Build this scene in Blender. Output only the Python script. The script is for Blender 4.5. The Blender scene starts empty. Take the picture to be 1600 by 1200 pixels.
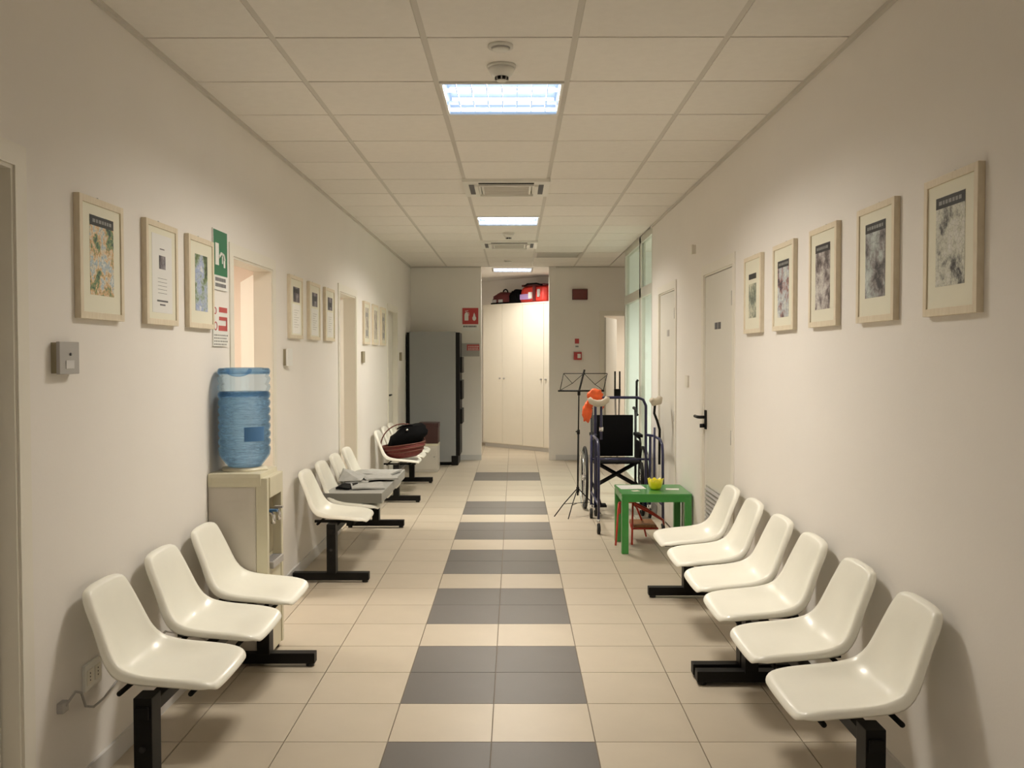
import bpy, bmesh, math, random
from mathutils import Vector, Matrix

S = bpy.context.scene
COL = S.collection
R = math.radians
rnd = random.Random(7)

# ---------------------------------------------------------------- camera, world, exposure
XL, XR, H, HC = -1.475, 1.339, 2.7445, 1.489      # corridor walls, ceiling height, eye height
YB = 13.4                                         # end wall
YF = -2.5                                         # wall behind the photographer
F, PT, YW, RL = 1475.1, .0303, -.0027, -.0009
cam = bpy.data.cameras.new('camera')
cam.sensor_fit = 'HORIZONTAL'; cam.sensor_width = 36.0
cam.lens = F / 1600 * 36.0
cam.clip_start = .05; cam.clip_end = 100
co = bpy.data.objects.new('camera', cam); COL.objects.link(co)
c_, s_ = math.cos(YW), math.sin(YW); cp, sp = math.cos(PT), math.sin(PT)
right = Vector((c_, -s_, 0)); hf = Vector((s_, c_, 0)); upz = Vector((0, 0, 1))
fw = cp * hf - sp * upz; up = sp * hf + cp * upz
cr, sr = math.cos(RL), math.sin(RL)
r2 = right * cr + up * sr; u2 = up * cr - right * sr
M3 = Matrix((r2, u2, -fw)).transposed()
co.matrix_world = Matrix.Translation((0, 0, HC)) @ M3.to_4x4()
S.camera = co

w = bpy.data.worlds.new('world'); S.world = w; w.use_nodes = True
w.node_tree.nodes['Background'].inputs[0].default_value = (.75, .85, 1, 1)
w.node_tree.nodes['Background'].inputs[1].default_value = .25
S.view_settings.view_transform = 'Standard'
S.view_settings.look = 'None'
S.view_settings.exposure = 0.12
S.view_settings.gamma = 1.0
S.view_settings.use_curve_mapping = False
S.cycles.max_bounces = 10
S.cycles.diffuse_bounces = 6
S.cycles.glossy_bounces = 3
S.cycles.transmission_bounces = 8
S.cycles.transparent_max_bounces = 8
S.cycles.caustics_reflective = False
S.cycles.caustics_refractive = False
S.cycles.sample_clamp_indirect = 6

def lamp_area(name, loc, sx, sy, power, color, rot=(0, 0, 0), parent=None):
    l = bpy.data.lights.new(name, 'AREA'); l.shape = 'RECTANGLE'; l.size = sx; l.size_y = sy
    l.energy = power; l.color = color
    o = bpy.data.objects.new(name, l); COL.objects.link(o); o.location = loc; o.rotation_euler = rot
    if parent: o.parent = parent
    return o
WARM = (1.0, .92, .80)
LAMP_POWER = 58

# ---------------------------------------------------------------- materials
def mat(name, col, rough=.5, metal=0.0, noise=0.0, nscale=8.0, bump=0.0, bscale=60.0, coat=0.0,
        spec=.5, rand=0.0, emit=None, estr=0.0):
    m = bpy.data.materials.new(name); m.use_nodes = True
    nt = m.node_tree; b = nt.nodes['Principled BSDF']
    b.inputs['Base Color'].default_value = (*col, 1)
    b.inputs['Roughness'].default_value = rough
    b.inputs['Metallic'].default_value = metal
    b.inputs['Specular IOR Level'].default_value = spec
    if coat:
        b.inputs['Coat Weight'].default_value = coat; b.inputs['Coat Roughness'].default_value = .05
    tc = nt.nodes.new('ShaderNodeTexCoord')
    if noise or rand:
        hsv = nt.nodes.new('ShaderNodeHueSaturation'); hsv.inputs['Color'].default_value = (*col, 1)
        v = None
        if noise:
            n = nt.nodes.new('ShaderNodeTexNoise'); n.inputs['Scale'].default_value = nscale
            n.inputs['Detail'].default_value = 5
            nt.links.new(tc.outputs['Object'], n.inputs['Vector'])
            mr = nt.nodes.new('ShaderNodeMapRange')
            mr.inputs['To Min'].default_value = 1 - noise; mr.inputs['To Max'].default_value = 1 + noise
            mr.inputs['From Min'].default_value = .25; mr.inputs['From Max'].default_value = .75
            nt.links.new(n.outputs[0], mr.inputs['Value']); v = mr.outputs[0]
        if rand:
            oi = nt.nodes.new('ShaderNodeObjectInfo')
            mr2 = nt.nodes.new('ShaderNodeMapRange')
            mr2.inputs['To Min'].default_value = 1 - rand; mr2.inputs['To Max'].default_value = 1 + rand
            nt.links.new(oi.outputs['Random'], mr2.inputs['Value'])
            if v is None: v = mr2.outputs[0]
            else:
                mu = nt.nodes.new('ShaderNodeMath'); mu.operation = 'MULTIPLY'
                nt.links.new(v, mu.inputs[0]); nt.links.new(mr2.outputs[0], mu.inputs[1]); v = mu.outputs[0]
        nt.links.new(v, hsv.inputs['Value']); nt.links.new(hsv.outputs[0], b.inputs['Base Color'])
    if bump:
        n = nt.nodes.new('ShaderNodeTexNoise'); n.inputs['Scale'].default_value = bscale
        n.inputs['Detail'].default_value = 4
        nt.links.new(tc.outputs['Object'], n.inputs['Vector'])
        bp = nt.nodes.new('ShaderNodeBump'); bp.inputs['Strength'].default_value = bump
        bp.inputs['Distance'].default_value = .002
        nt.links.new(n.outputs[0], bp.inputs['Height']); nt.links.new(bp.outputs[0], b.inputs['Normal'])
    if emit:
        b.inputs['Emission Color'].default_value = (*emit, 1); b.inputs['Emission Strength'].default_value = estr
    return m

def glass_mat(name, col, ior=1.45, rough=.02, clear=.5):
    """tinted glass mixed with a clear share so that light passes"""
    m = bpy.data.materials.new(name); m.use_nodes = True
    nt = m.node_tree; nt.nodes.clear()
    out = nt.nodes.new('ShaderNodeOutputMaterial')
    g = nt.nodes.new('ShaderNodeBsdfGlass'); g.inputs['Color'].default_value = (*col, 1)
    g.inputs['IOR'].default_value = ior; g.inputs['Roughness'].default_value = rough
    t = nt.nodes.new('ShaderNodeBsdfTransparent'); t.inputs['Color'].default_value = (*col, 1)
    mx = nt.nodes.new('ShaderNodeMixShader'); mx.inputs[0].default_value = clear
    nt.links.new(g.outputs[0], mx.inputs[1]); nt.links.new(t.outputs[0], mx.inputs[2])
    nt.links.new(mx.outputs[0], out.inputs[0])
    return m

def pane_mat(name, col, gloss=.12):
    m = bpy.data.materials.new(name); m.use_nodes = True
    nt = m.node_tree; nt.nodes.clear()
    out = nt.nodes.new('ShaderNodeOutputMaterial')
    g = nt.nodes.new('ShaderNodeBsdfGlossy'); g.inputs['Roughness'].default_value = .03
    t = nt.nodes.new('ShaderNodeBsdfTransparent'); t.inputs['Color'].default_value = (*col, 1)
    mx = nt.nodes.new('ShaderNodeMixShader'); mx.inputs[0].default_value = gloss
    nt.links.new(t.outputs[0], mx.inputs[1]); nt.links.new(g.outputs[0], mx.inputs[2])
    nt.links.new(mx.outputs[0], out.inputs[0])
    return m

def print_mat(name, ramp, scale=9, seed=0.0, contrast=1.0):
    """a printed sheet: blotches and fine pen-like lines in the colours of ramp"""
    m = bpy.data.materials.new(name); m.use_nodes = True
    nt = m.node_tree; b = nt.nodes['Principled BSDF']
    b.inputs['Roughness'].default_value = .6
    b.inputs['Coat Weight'].default_value = .15; b.inputs['Coat Roughness'].default_value = .2
    tc = nt.nodes.new('ShaderNodeTexCoord'); mp = nt.nodes.new('ShaderNodeMapping')
    mp.inputs['Location'].default_value = (seed, seed * 1.7, seed * .3)
    nt.links.new(tc.outputs['Object'], mp.inputs['Vector'])
    n = nt.nodes.new('ShaderNodeTexNoise'); n.inputs['Scale'].default_value = scale
    n.inputs['Detail'].default_value = 8; n.inputs['Roughness'].default_value = .7
    n.inputs['Distortion'].default_value = .15
    nt.links.new(mp.outputs[0], n.inputs['Vector'])
    r = nt.nodes.new('ShaderNodeValToRGB'); r.color_ramp.interpolation = 'LINEAR'
    el = r.color_ramp.elements
    k = len(ramp)
    for i, c in enumerate(ramp):
        p = .38 + .26 * i / (k - 1)
        e = el[i] if i < 2 else el.new(p)
        e.position = p; e.color = (*c, 1)
    nt.links.new(n.outputs[0], r.inputs[0])
    v = nt.nodes.new('ShaderNodeTexVoronoi'); v.feature = 'DISTANCE_TO_EDGE'; v.inputs['Scale'].default_value = scale * 5
    nt.links.new(mp.outputs[0], v.inputs['Vector'])
    lt = nt.nodes.new('ShaderNodeMapRange'); lt.inputs['From Max'].default_value = .08
    lt.inputs['To Min'].default_value = .25; lt.inputs['To Max'].default_value = 1
    nt.links.new(v.outputs['Distance'], lt.inputs['Value'])
    mx = nt.nodes.new('ShaderNodeMix'); mx.data_type = 'RGBA'; mx.blend_type = 'MULTIPLY'
    mx.inputs[0].default_value = .45 * contrast
    nt.links.new(r.outputs[0], mx.inputs[6]); nt.links.new(lt.outputs[0], mx.inputs[7])
    nt.links.new(mx.outputs[2], b.inputs['Base Color'])
    return m

def wood_mat(name, c1, c2):
    m = bpy.data.materials.new(name); m.use_nodes = True
    nt = m.node_tree; b = nt.nodes['Principled BSDF']; b.inputs['Roughness'].default_value = .5
    tc = nt.nodes.new('ShaderNodeTexCoord'); mp = nt.nodes.new('ShaderNodeMapping')
    mp.inputs['Scale'].default_value = (3, 3, 1)
    wv = nt.nodes.new('ShaderNodeTexNoise'); wv.inputs['Scale'].default_value = 25; wv.inputs['Detail'].default_value = 4
    r = nt.nodes.new('ShaderNodeValToRGB'); r.color_ramp.elements[0].color = (*c1, 1); r.color_ramp.elements[1].color = (*c2, 1)
    r.color_ramp.elements[0].position = .3; r.color_ramp.elements[1].position = .7
    nt.links.new(tc.outputs['Object'], mp.inputs[0]); nt.links.new(mp.outputs[0], wv.inputs['Vector'])
    nt.links.new(wv.outputs[0], r.inputs[0]); nt.links.new(r.outputs[0], b.inputs['Base Color'])
    return m

M = {}
M['wall'] = mat('wall_paint', (.825, .795, .755), .75, noise=.02, nscale=1.5, bump=.15, bscale=90, spec=.25)
M['casing'] = mat('casing_paint', (.80, .77, .69), .45, noise=.01)
M['leaf'] = mat('door_paint', (.74, .72, .655), .4, noise=.015, nscale=2)
M['ceil'] = mat('ceiling_board', (.84, .81, .765), .9, noise=.02, nscale=20, bump=.4, bscale=250, rand=.025, spec=.2)
M['tbar'] = mat('ceiling_rail', (.62, .59, .54), .5)
M['tile'] = mat('beige_tile', (.52, .455, .36), .38, noise=.05, nscale=3.5, rand=.035, bump=.04, bscale=30, spec=.32)
M['tile_dark'] = mat('grey_tile', (.135, .124, .115), .42, noise=.05, nscale=3.5, rand=.03, bump=.04, bscale=30, spec=.28)
M['grout'] = mat('grout', (.22, .18, .14), .9)
M['base'] = mat('baseboard_paint', (.62, .61, .60), .45)
M['seat'] = mat('cream_plastic', (.90, .89, .80), .33, noise=.015, nscale=10, coat=.15)
M['black'] = mat('black_steel', (.005, .0045, .004), .5, spec=.22)
M['rubber'] = mat('black_rubber', (.015, .015, .015), .7)
M['beige_metal'] = mat('beige_enamel', (.54, .50, .44), .4, noise=.02)
M['beige_plastic'] = mat('yellowed_plastic', (.60, .56, .42), .35, noise=.05, nscale=6)
M['dark_plastic'] = mat('recess_plastic', (.30, .26, .17), .5)
M['chrome'] = mat('chrome', (.75, .75, .76), .18, 1.0)
M['frame_wood'] = wood_mat('pale_wood', (.70, .61, .46), (.77, .69, .54))
M['mat'] = mat('passepartout', (.80, .78, .64), .6, coat=.2, noise=.01)
M['header'] = mat('print_header', (.045, .045, .045), .6, spec=.3)
M['headtext'] = mat('print_header_text', (.25, .25, .24), .5)
M['paper'] = mat('white_paper', (.82, .82, .80), .6, coat=.4)
M['ink'] = mat('ink', (.10, .10, .11), .6)
M['sign_white'] = mat('sign_white', (.80, .80, .77), .4)
M['green'] = mat('sign_green', (.012, .17, .075), .4)
M['red'] = mat('sign_red', (.50, .05, .05), .4)
M['grey_panel'] = mat('grey_enamel', (.30, .305, .30), .42, noise=.03, nscale=2)
M['plate_grey'] = mat('plate_grey', (.40, .385, .37), .35)
M['glass'] = pane_mat('clear_pane', (.94, .975, .955), .06)
M['alu'] = mat('painted_alu', (.62, .61, .54), .4)
M['navy'] = mat('navy_tube', (.012, .014, .07), .3, coat=.4)
M['nylon'] = mat('black_nylon', (.003, .003, .0035), .7, spec=.15)
M['orange'] = mat('orange_fabric', (.90, .14, .03), .6, noise=.15, nscale=20)
M['pad'] = mat('beige_pad', (.58, .52, .42), .7, noise=.05)
M['green_plastic'] = mat('green_plastic', (.045, .26, .05), .35, coat=.3, noise=.04)
M['yellow'] = mat('yellow_plastic', (.80, .72, .02), .35, coat=.3)
M['red_tube'] = mat('red_tube', (.50, .035, .015), .35, coat=.3)
M['wood'] = wood_mat('brown_ply', (.30, .13, .05), (.42, .20, .08))
M['wicker'] = mat('red_wicker', (.13, .013, .010), .6, bump=1.0, bscale=70, noise=.3, nscale=60)
M['cane'] = mat('cane', (.14, .04, .025), .5)
M['cloth_black'] = mat('black_cloth', (.003, .003, .0035), .85, spec=.12)
M['cloth_maroon'] = mat('maroon_cloth', (.10, .012, .014), .7)
M['bag_red'] = mat('red_bag', (.55, .03, .02), .55, noise=.1)
M['lilac'] = mat('lilac_card', (.45, .30, .62), .5)
M['white_plastic'] = mat('white_plastic', (.78, .77, .72), .35)
M['wardrobe'] = mat('wardrobe_cream', (.80, .76, .66), .35, noise=.01)
M['brown_box'] = mat('brown_board', (.045, .012, .010), .5)
M['news'] = mat('newsprint', (.42, .42, .40), .8, noise=.12, nscale=30)
M['folder'] = mat('grey_folder', (.36, .36, .34), .6, noise=.06, nscale=8)
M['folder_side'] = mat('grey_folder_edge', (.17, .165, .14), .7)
M['room'] = mat('side_room_wall', (.85, .80, .72), .8)
M['peach'] = mat('peach_wall', (.86, .76, .67), .8)
M['mint'] = mat('pale_green_wall', (.84, .855, .83), .8)
M['tube'] = mat('fluorescent_tube', (1, 1, 1), .4, emit=(1.0, .95, .9), estr=9)
M['glow_reflector'] = mat('glowing_reflector', (.06, .08, .12), .5, emit=(.50, .70, 1.0), estr=.66)  # bluish glow painted into reflectors and louvres in place of tube light
M['bottle'] = glass_mat('blue_bottle', (.72, .83, .93), 1.15, .03, .60)
M['water'] = glass_mat('water', (.68, .81, .93), 1.33, .03, .38)
_nt = M['water'].node_tree; _tc = _nt.nodes.new('ShaderNodeTexCoord'); _mp = _nt.nodes.new('ShaderNodeMapping')
_mp.inputs['Scale'].default_value = (14, 14, 90); _n = _nt.nodes.new('ShaderNodeTexNoise'); _n.inputs['Scale'].default_value = 1.0
_bp = _nt.nodes.new('ShaderNodeBump'); _bp.inputs['Strength'].default_value = .9; _bp.inputs['Distance'].default_value = .04
_nt.links.new(_tc.outputs['Object'], _mp.inputs[0]); _nt.links.new(_mp.outputs[0], _n.inputs['Vector'])
_nt.links.new(_n.outputs[0], _bp.inputs['Height']); _nt.links.new(_bp.outputs[0], [q for q in _nt.nodes if q.type == 'BSDF_GLASS'][0].inputs['Normal'])
M['bottle_blue'] = mat('flat_blue', (.06, .17, .36), .4)

# ---------------------------------------------------------------- mesh helpers
def mesh_obj(name, bm, m, parent=None, smooth=False, loc=(0, 0, 0)):
    me = bpy.data.meshes.new(name)
    bmesh.ops.recalc_face_normals(bm, faces=bm.faces)
    bm.to_mesh(me); bm.free()
    if isinstance(m, (list, tuple)):
        for q in m: me.materials.append(q)
    else: me.materials.append(m)
    if smooth:
        for p in me.polygons: p.use_smooth = True
    o = bpy.data.objects.new(name, me); COL.objects.link(o); o.location = loc
    if parent: o.parent = parent
    return o

def empty(name, loc=(0, 0, 0), rz=0.0):
    o = bpy.data.objects.new(name, None); COL.objects.link(o); o.location = loc; o.rotation_euler = (0, 0, rz)
    o.empty_display_size = .1
    return o

def tag(o, label, cat, group=None, kind=None):
    o['label'] = label; o['category'] = cat
    if group: o['group'] = group
    if kind: o['kind'] = kind
    return o

def struct(o):
    o['kind'] = 'structure'; return o

def box(bm, x0, x1, y0, y1, z0, z1, mi=0, bev=0.0):
    vs = [bm.verts.new((x, y, z)) for x in (x0, x1) for y in (y0, y1) for z in (z0, z1)]
    idx = [(0, 1, 3, 2), (4, 6, 7, 5), (0, 4, 5, 1), (2, 3, 7, 6), (0, 2, 6, 4), (1, 5, 7, 3)]
    fs = [bm.faces.new([vs[i] for i in f]) for f in idx]
    for f in fs: f.material_index = mi
    if bev:
        es = set(e for f in fs for e in f.edges)
        bmesh.ops.bevel(bm, geom=list(es), offset=bev, segments=2, affect='EDGES', profile=.7)
    return bm

def bx(name, m, parent, x0, x1, y0, y1, z0, z1, bev=0.0):
    bm = bmesh.new(); box(bm, min(x0, x1), max(x0, x1), min(y0, y1), max(y0, y1), min(z0, z1), max(z0, z1), 0, bev)
    return mesh_obj(name, bm, m, parent)

def sweep(bm, pts, r, n=8, closed=False, cap=True):
    """round tube along a polyline; r may be a number or a list"""
    P = [Vector(p) for p in pts]; k = len(P)
    rings = []
    prev = None
    for i, p in enumerate(P):
        if closed: t = (P[(i + 1) % k] - P[i - 1])
        elif i == 0: t = P[1] - P[0]
        elif i == k - 1: t = P[-1] - P[-2]
        else: t = (P[i + 1] - p).normalized() + (p - P[i - 1]).normalized()
        t.normalize()
        if prev is None:
            a = Vector((0, 0, 1)) if abs(t.z) < .9 else Vector((1, 0, 0))
            nx = t.cross(a).normalized()
        else:
            nx = (prev - t * prev.dot(t)).normalized()
        prev = nx; ny = t.cross(nx)
        rr = r[i] if isinstance(r, (list, tuple)) else r
        rings.append([bm.verts.new(p + (nx * math.cos(2 * math.pi * j / n) + ny * math.sin(2 * math.pi * j / n)) * rr) for j in range(n)])
    m_ = k if closed else k - 1
    for i in range(m_):
        a, b = rings[i], rings[(i + 1) % k]
        for j in range(n):
            bm.faces.new((a[j], a[(j + 1) % n], b[(j + 1) % n], b[j]))
    if cap and not closed:
        bm.faces.new(rings[0][::-1]); bm.faces.new(rings[-1])
    return bm

def tube(name, m, parent, pts, r, n=8, closed=False):
    bm = bmesh.new(); sweep(bm, pts, r, n, closed)
    return mesh_obj(name, bm, m, parent, smooth=True)

def arc(c, r, a0, a1, n, ax='xz'):
    out = []
    for i in range(n + 1):
        a = R(a0 + (a1 - a0) * i / n); u, v = r * math.cos(a), r * math.sin(a)
        if ax == 'xz': out.append((c[0] + u, c[1], c[2] + v))
        elif ax == 'yz': out.append((c[0], c[1] + u, c[2] + v))
        else: out.append((c[0] + u, c[1] + v, c[2]))
    return out

def lathe(bm, prof, n=24, c=(0, 0, 0), axis='z', cap=True, sx=1.0, sy=1.0):
    rings = []
    for r, z in prof:
        ring = []
        for j in range(n):
            a = 2 * math.pi * j / n; u, v = r * math.cos(a) * sx, r * math.sin(a) * sy
            if axis == 'z': p = (c[0] + u, c[1] + v, c[2] + z)
            elif axis == 'x': p = (c[0] + z, c[1] + u, c[2] + v)
            else: p = (c[0] + u, c[1] + z, c[2] + v)
            ring.append(bm.verts.new(p))
        rings.append(ring)
    for a, b in zip(rings, rings[1:]):
        for j in range(n):
            bm.faces.new((a[j], a[(j + 1) % n], b[(j + 1) % n], b[j]))
    if cap:
        bm.faces.new(rings[0][::-1]); bm.faces.new(rings[-1])
    return bm

def lath(name, m, parent, prof, n=24, c=(0, 0, 0), axis='z', cap=True, sx=1.0, sy=1.0):
    bm = bmesh.new(); lathe(bm, prof, n, c, axis, cap, sx, sy)
    return mesh_obj(name, bm, m, parent, smooth=True)

def smooth_by_angle(o, deg=35):
    for p in o.data.polygons: p.use_smooth = True
    bm = bmesh.new(); bm.from_mesh(o.data)
    for e in bm.edges:
        if len(e.link_faces) == 2 and e.calc_face_angle(0) > R(deg): e.smooth = False
    bm.to_mesh(o.data); bm.free()

# ================================================================= STRUCTURE
# ---- floor: every tile a part, dark bands down the middle
floor = bmesh.new()
box(floor, -4.6, 4.6, YF - .1, 17.2, -.12, -.006)
floor = struct(mesh_obj('floor', floor, M['grout']))
XS, YS, T = -.0901, 3.5954, .4
xedges = [XL] + [XS + T * k for k in range(-3, 4)] + [XR]
G = .0022
def tile_mesh(wd, ln, m):
    bm = bmesh.new(); box(bm, 0, wd, 0, ln, -.006, 0)
    me = bpy.data.meshes.new('tile')
    bmesh.ops.recalc_face_normals(bm, faces=bm.faces); bm.to_mesh(me); bm.free(); me.materials.append(m)
    return me
tcache = {}
def put_tile(x0, x1, y0, y1, m):
    k = (round(x1 - x0, 3), round(y1 - y0, 3), m.name)
    if k not in tcache: tcache[k] = tile_mesh(x1 - x0, y1 - y0, m)
    o = bpy.data.objects.new('tile', tcache[k]); COL.objects.link(o); o.location = (x0, y0, 0); o.parent = floor
def is_dark(row, ci):
    if ci not in (3, 4): return False
    if row < 15: return row % 3 in (1, 2) if row >= 0 else row % 3 in (1, 2)
    return row in (19, 20)
# rows count away from the camera; row 0 starts at YS. bands: rows 1-2, 4-5, 7-8, 10-11, 13-14, 19-20
for row in range(-3, 25):
    y0, y1 = YS + T * row, YS + T * (row + 1)
    if row == 24: y1 = YB
    for ci in range(8):
        dk = is_dark(row, ci)
        put_tile(xedges[ci] + G, xedges[ci + 1] - G, y0 + G, y1 - G, M['tile_dark'] if dk else M['tile'])
for row in range(24, 30):                       # the passage beyond the end wall
    y0, y1 = YS + T * row, YS + T * (row + 1)
    if row == 24: y0 = YB
    for ci in (3, 4, 5):
        put_tile(xedges[ci] + G, xedges[ci + 1] - G, y0 + G, y1 - G, M['tile'])
bm = bmesh.new()                                # tiles behind the photographer and in the side rooms
def fill(x0, x1, y0, y1):
    nx = max(1, round((x1 - x0) / T)); ny = max(1, round((y1 - y0) / T))
    for i in range(nx):
        for j in range(ny):
            a = x0 + (x1 - x0) * i / nx; b = x0 + (x1 - x0) * (i + 1) / nx
            c = y0 + (y1 - y0) * j / ny; d = y0 + (y1 - y0) * (j + 1) / ny
            box(bm, a + G, b - G, c + G, d - G, -.006, 0)
fill(XL, XR, YF, YS - 3 * T); fill(-4.5, XL, 4.2, 10.6); fill(XR, 4.4, 8.4, YB)
fill(.71, 3.4, YB, 16.6); fill(-1.2, xedges[3], YB, 16.6)
ot = mesh_obj('outer_tiles', bm, M['tile'], floor); ot['kind'] = 'stuff'

# ---- walls
def wall(name, boxes, m=None):
    bm = bmesh.new()
    for b in boxes: box(bm, *b)
    return struct(mesh_obj(name, bm, m or M['wall']))
WT = .10
def wall_run(x0, x1, ya, yb, openings):
    """solid wall between ya and yb with door openings (y0, y1, head)"""
    out = []; y = ya
    for a, b, hd in openings:
        out.append((x0, x1, y, a, 0, H + .1)); out.append((x0, x1, a, b, hd, H + .1)); y = b
    out.append((x0, x1, y, yb, 0, H + .1))
    return out
LDOORS = [(1.95, 2.79, 2.05), (4.95, 5.755, 2.01), (7.96, 8.77, 2.03), (11.02, 11.84, 2.03)]
RDOORS = [(5.80, 6.68, 2.05), (7.88, 8.74, 2.05)]
wall('wall_left', wall_run(XL - WT, XL, YF, YB, LDOORS))
wall('wall_right', wall_run(XR, XR + WT, YF, 9.20, RDOORS))
wall('wall_front', [(XL - WT, XR + WT, YF - .1, YF, 0, H + .1)])
# end wall: left part, right part with the far door opening
wall('wall_back', [(XL - WT, -.472, YB, YB + .12, 0, H + .1),
                   (.49, 1.27, YB, YB + .12, 0, H + .1), (1.27, 2.05, YB, YB + .12, 2.05, H + .1),
                   (2.05, 2.5, YB, YB + .12, 0, H + .1)])
struct(bx('trim_pilaster', M['wall'], None, .49, .585, YB - .02, YB, 0, H))
wall('wall_recess', [(2.4, 2.5, 11.6, YB, 0, H + .1)])
# rooms seen through the open doors
wall('wall_side_room', [(-4.6, -4.5, 4.1, 7.1, 0, H), (-4.6, XL - WT, 4.1, 4.2, 0, H), (-4.6, XL - WT, 7.0, 7.1, 0, H)], M['peach'])
wall('wall_second_room', [(-4.6, -4.5, 7.1, 10.7, 0, H), (-4.6, XL - WT, 10.6, 10.7, 0, H), (-4.5, XL - WT, 7.1, 7.16, 0, H)], M['room'])
wall('wall_glass_room', [(4.4, 4.5, 8.3, 11.6, 0, H), (XR + WT, 4.5, 8.3, 8.4, 0, H), (XR + .06, 4.5, 11.52, 11.6, 0, H)], M['mint'])
wall('wall_far_room', [(3.4, 3.5, YB + .12, 16.6, 0, H), (1.2, 3.5, 16.5, 16.6, 0, H), (1.15, 1.2, YB + .12, 16.6, 0, H)], M['room'])
wall('wall_passage', [(-1.25, -1.2, YB + .12, 16.7, 0, H + .1)])
bm = bmesh.new()                                 # slanting wall behind the wardrobe
ang = math.atan2(-1.1, 1.063)
box(bm, -1.6, 2.0, 0, .1, 0, H + .1)
o = mesh_obj('wall_slanted', bm, M['wall']); o.location = (-.29, 15.85, 0); o.rotation_euler = (0, 0, ang); struct(o)
bm = bmesh.new()
box(bm, 2.0 - .05, 2.0, 0, .05, 0, .1)
bm.free()

# ---- ceiling: rails and boards
def in_lights(k, j):
    return False
ceil = bmesh.new(); box(ceil, -4.6, 4.6, YF - .1, 17.2, H + .10, H + .16)
ceil = struct(mesh_obj('ceiling', ceil, M['ceil']))
XC, YC, CT = .2415, 3.7688, .6
cx = [XL, XC - 2 * CT, XC - CT, XC, XC + CT, XR]
cells_special = {(2, -6): 'lamp', (2, 1): 'lamp', (2, 8): 'lamp', (2, 5): 'ac', (2, 11): 'ac', (3, 13): 'vent'}
bcache = {}
TB = .013
for j in range(-11, 17):
    y0, y1 = YC + CT * j, min(YC + CT * (j + 1), YB)
    if y0 < YF: y0 = YF
    if y1 - y0 < .05: continue
    for ci in range(5):
        if (ci, j) in cells_special: continue
        x0, x1 = cx[ci], cx[ci + 1]
        a, b = x0 + TB, x1 - TB
        k = (round(b - a, 3), round(y1 - y0, 3))
        if k not in bcache:
            bm = bmesh.new(); box(bm, 0, b - a, 0, y1 - y0 - .014, 0, .015)
            me = bpy.data.meshes.new('ceiling_board'); bmesh.ops.recalc_face_normals(bm, faces=bm.faces)
            bm.to_mesh(me); bm.free(); me.materials.append(M['ceil']); bcache[k] = me
        o = bpy.data.objects.new('ceiling_board', bcache[k]); COL.objects.link(o)
        o.location = (a, y0 + .007, H); o.parent = ceil
for x in cx[1:-1]:
    bx('ceiling_rail', M['tbar'], ceil, x - .016, x + .016, YF, YB, H + .004, H + .02)
for j in range(-10, 17):
    y = YC + CT * j
    if y < YB: bx('ceiling_rail', M['tbar'], ceil, XL, XR, y - .010, y + .010, H + .006, H + .021)
# plaster ceilings of passage, recess and side rooms
bm = bmesh.new()
for b in [(-1.25, -.33, YB, 17.0), (.27, 1.15, YB, 17.0), (-.33, .27, YB, 13.62), (-.33, .27, 14.22, 17.0), (XR, 2.45, 11.55, YB + .1), (1.15, 3.5, YB + .1, 16.6),
          (-4.6, XL, 4.1, 10.7), (XR, 4.5, 8.3, 11.58)]:
    box(bm, b[0], b[1], b[2], b[3], H, H + .03)
cp_ = struct(mesh_obj('ceiling_plaster', bm, M['wall']))

# ---- edge trims
def trim_strip(name, boxes, m):
    bm = bmesh.new()
    for b in boxes: box(bm, *b)
    return struct(mesh_obj(name, bm, m))
BH, BT = .075, .012
def skirt(name, x, sgn, runs):
    trim_strip(name, [(min(x, x + sgn * BT), max(x, x + sgn * BT), a, b, 0, BH) for a, b in runs], M['base'])
skirt('baseboard_left', XL, 1, [(YF, 1.88), (2.86, 4.88), (5.83, 7.89), (8.84, 10.95), (11.91, YB)])
skirt('baseboard_right', XR, -1, [(YF, 5.73), (6.75, 7.81), (8.81, 9.2)])
trim_strip('baseboard_back', [(XL, -.472, YB - BT, YB, 0, BH), (.585, 1.2, YB - BT, YB, 0, BH)], M['base'])
trim_strip('trim_1', [(XL, XL + .018, YF, YB, H - .018, H), (XR - .018, XR, YF, 9.2, H - .018, H),
                      (XL, -.472, YB - .018, YB, H - .018, H), (.585, 2.4, YB - .018, YB, H - .018, H)], M['tbar'])

# ---- door sets in the side walls
def casing(n, x, sgn, a, b, hd, cw=.065):
    t = .007; x0, x1 = sorted((x, x + sgn * t))
    trim_strip('trim_%d' % n, [(x0, x1, a - cw, a, 0, hd + cw), (x0, x1, b, b + cw, 0, hd + cw), (x0, x1, a, b, hd, hd + cw)], M['casing'])
    # lining of the reveal
    d0, d1 = sorted((x, x - sgn * (WT + .01)))
    trim_strip('trim_%d' % (n + 10), [(d0, d1, a, a + .012, 0, hd), (d0, d1, b - .012, b, 0, hd), (d0, d1, a + .012, b - .012, hd - .012, hd)], M['casing'])
for i, (a, b, hd) in enumerate(LDOORS): casing(2 + i, XL, 1, a, b, hd)
for i, (a, b, hd) in enumerate(RDOORS): casing(6 + i, XR, -1, a, b, hd)

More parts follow.
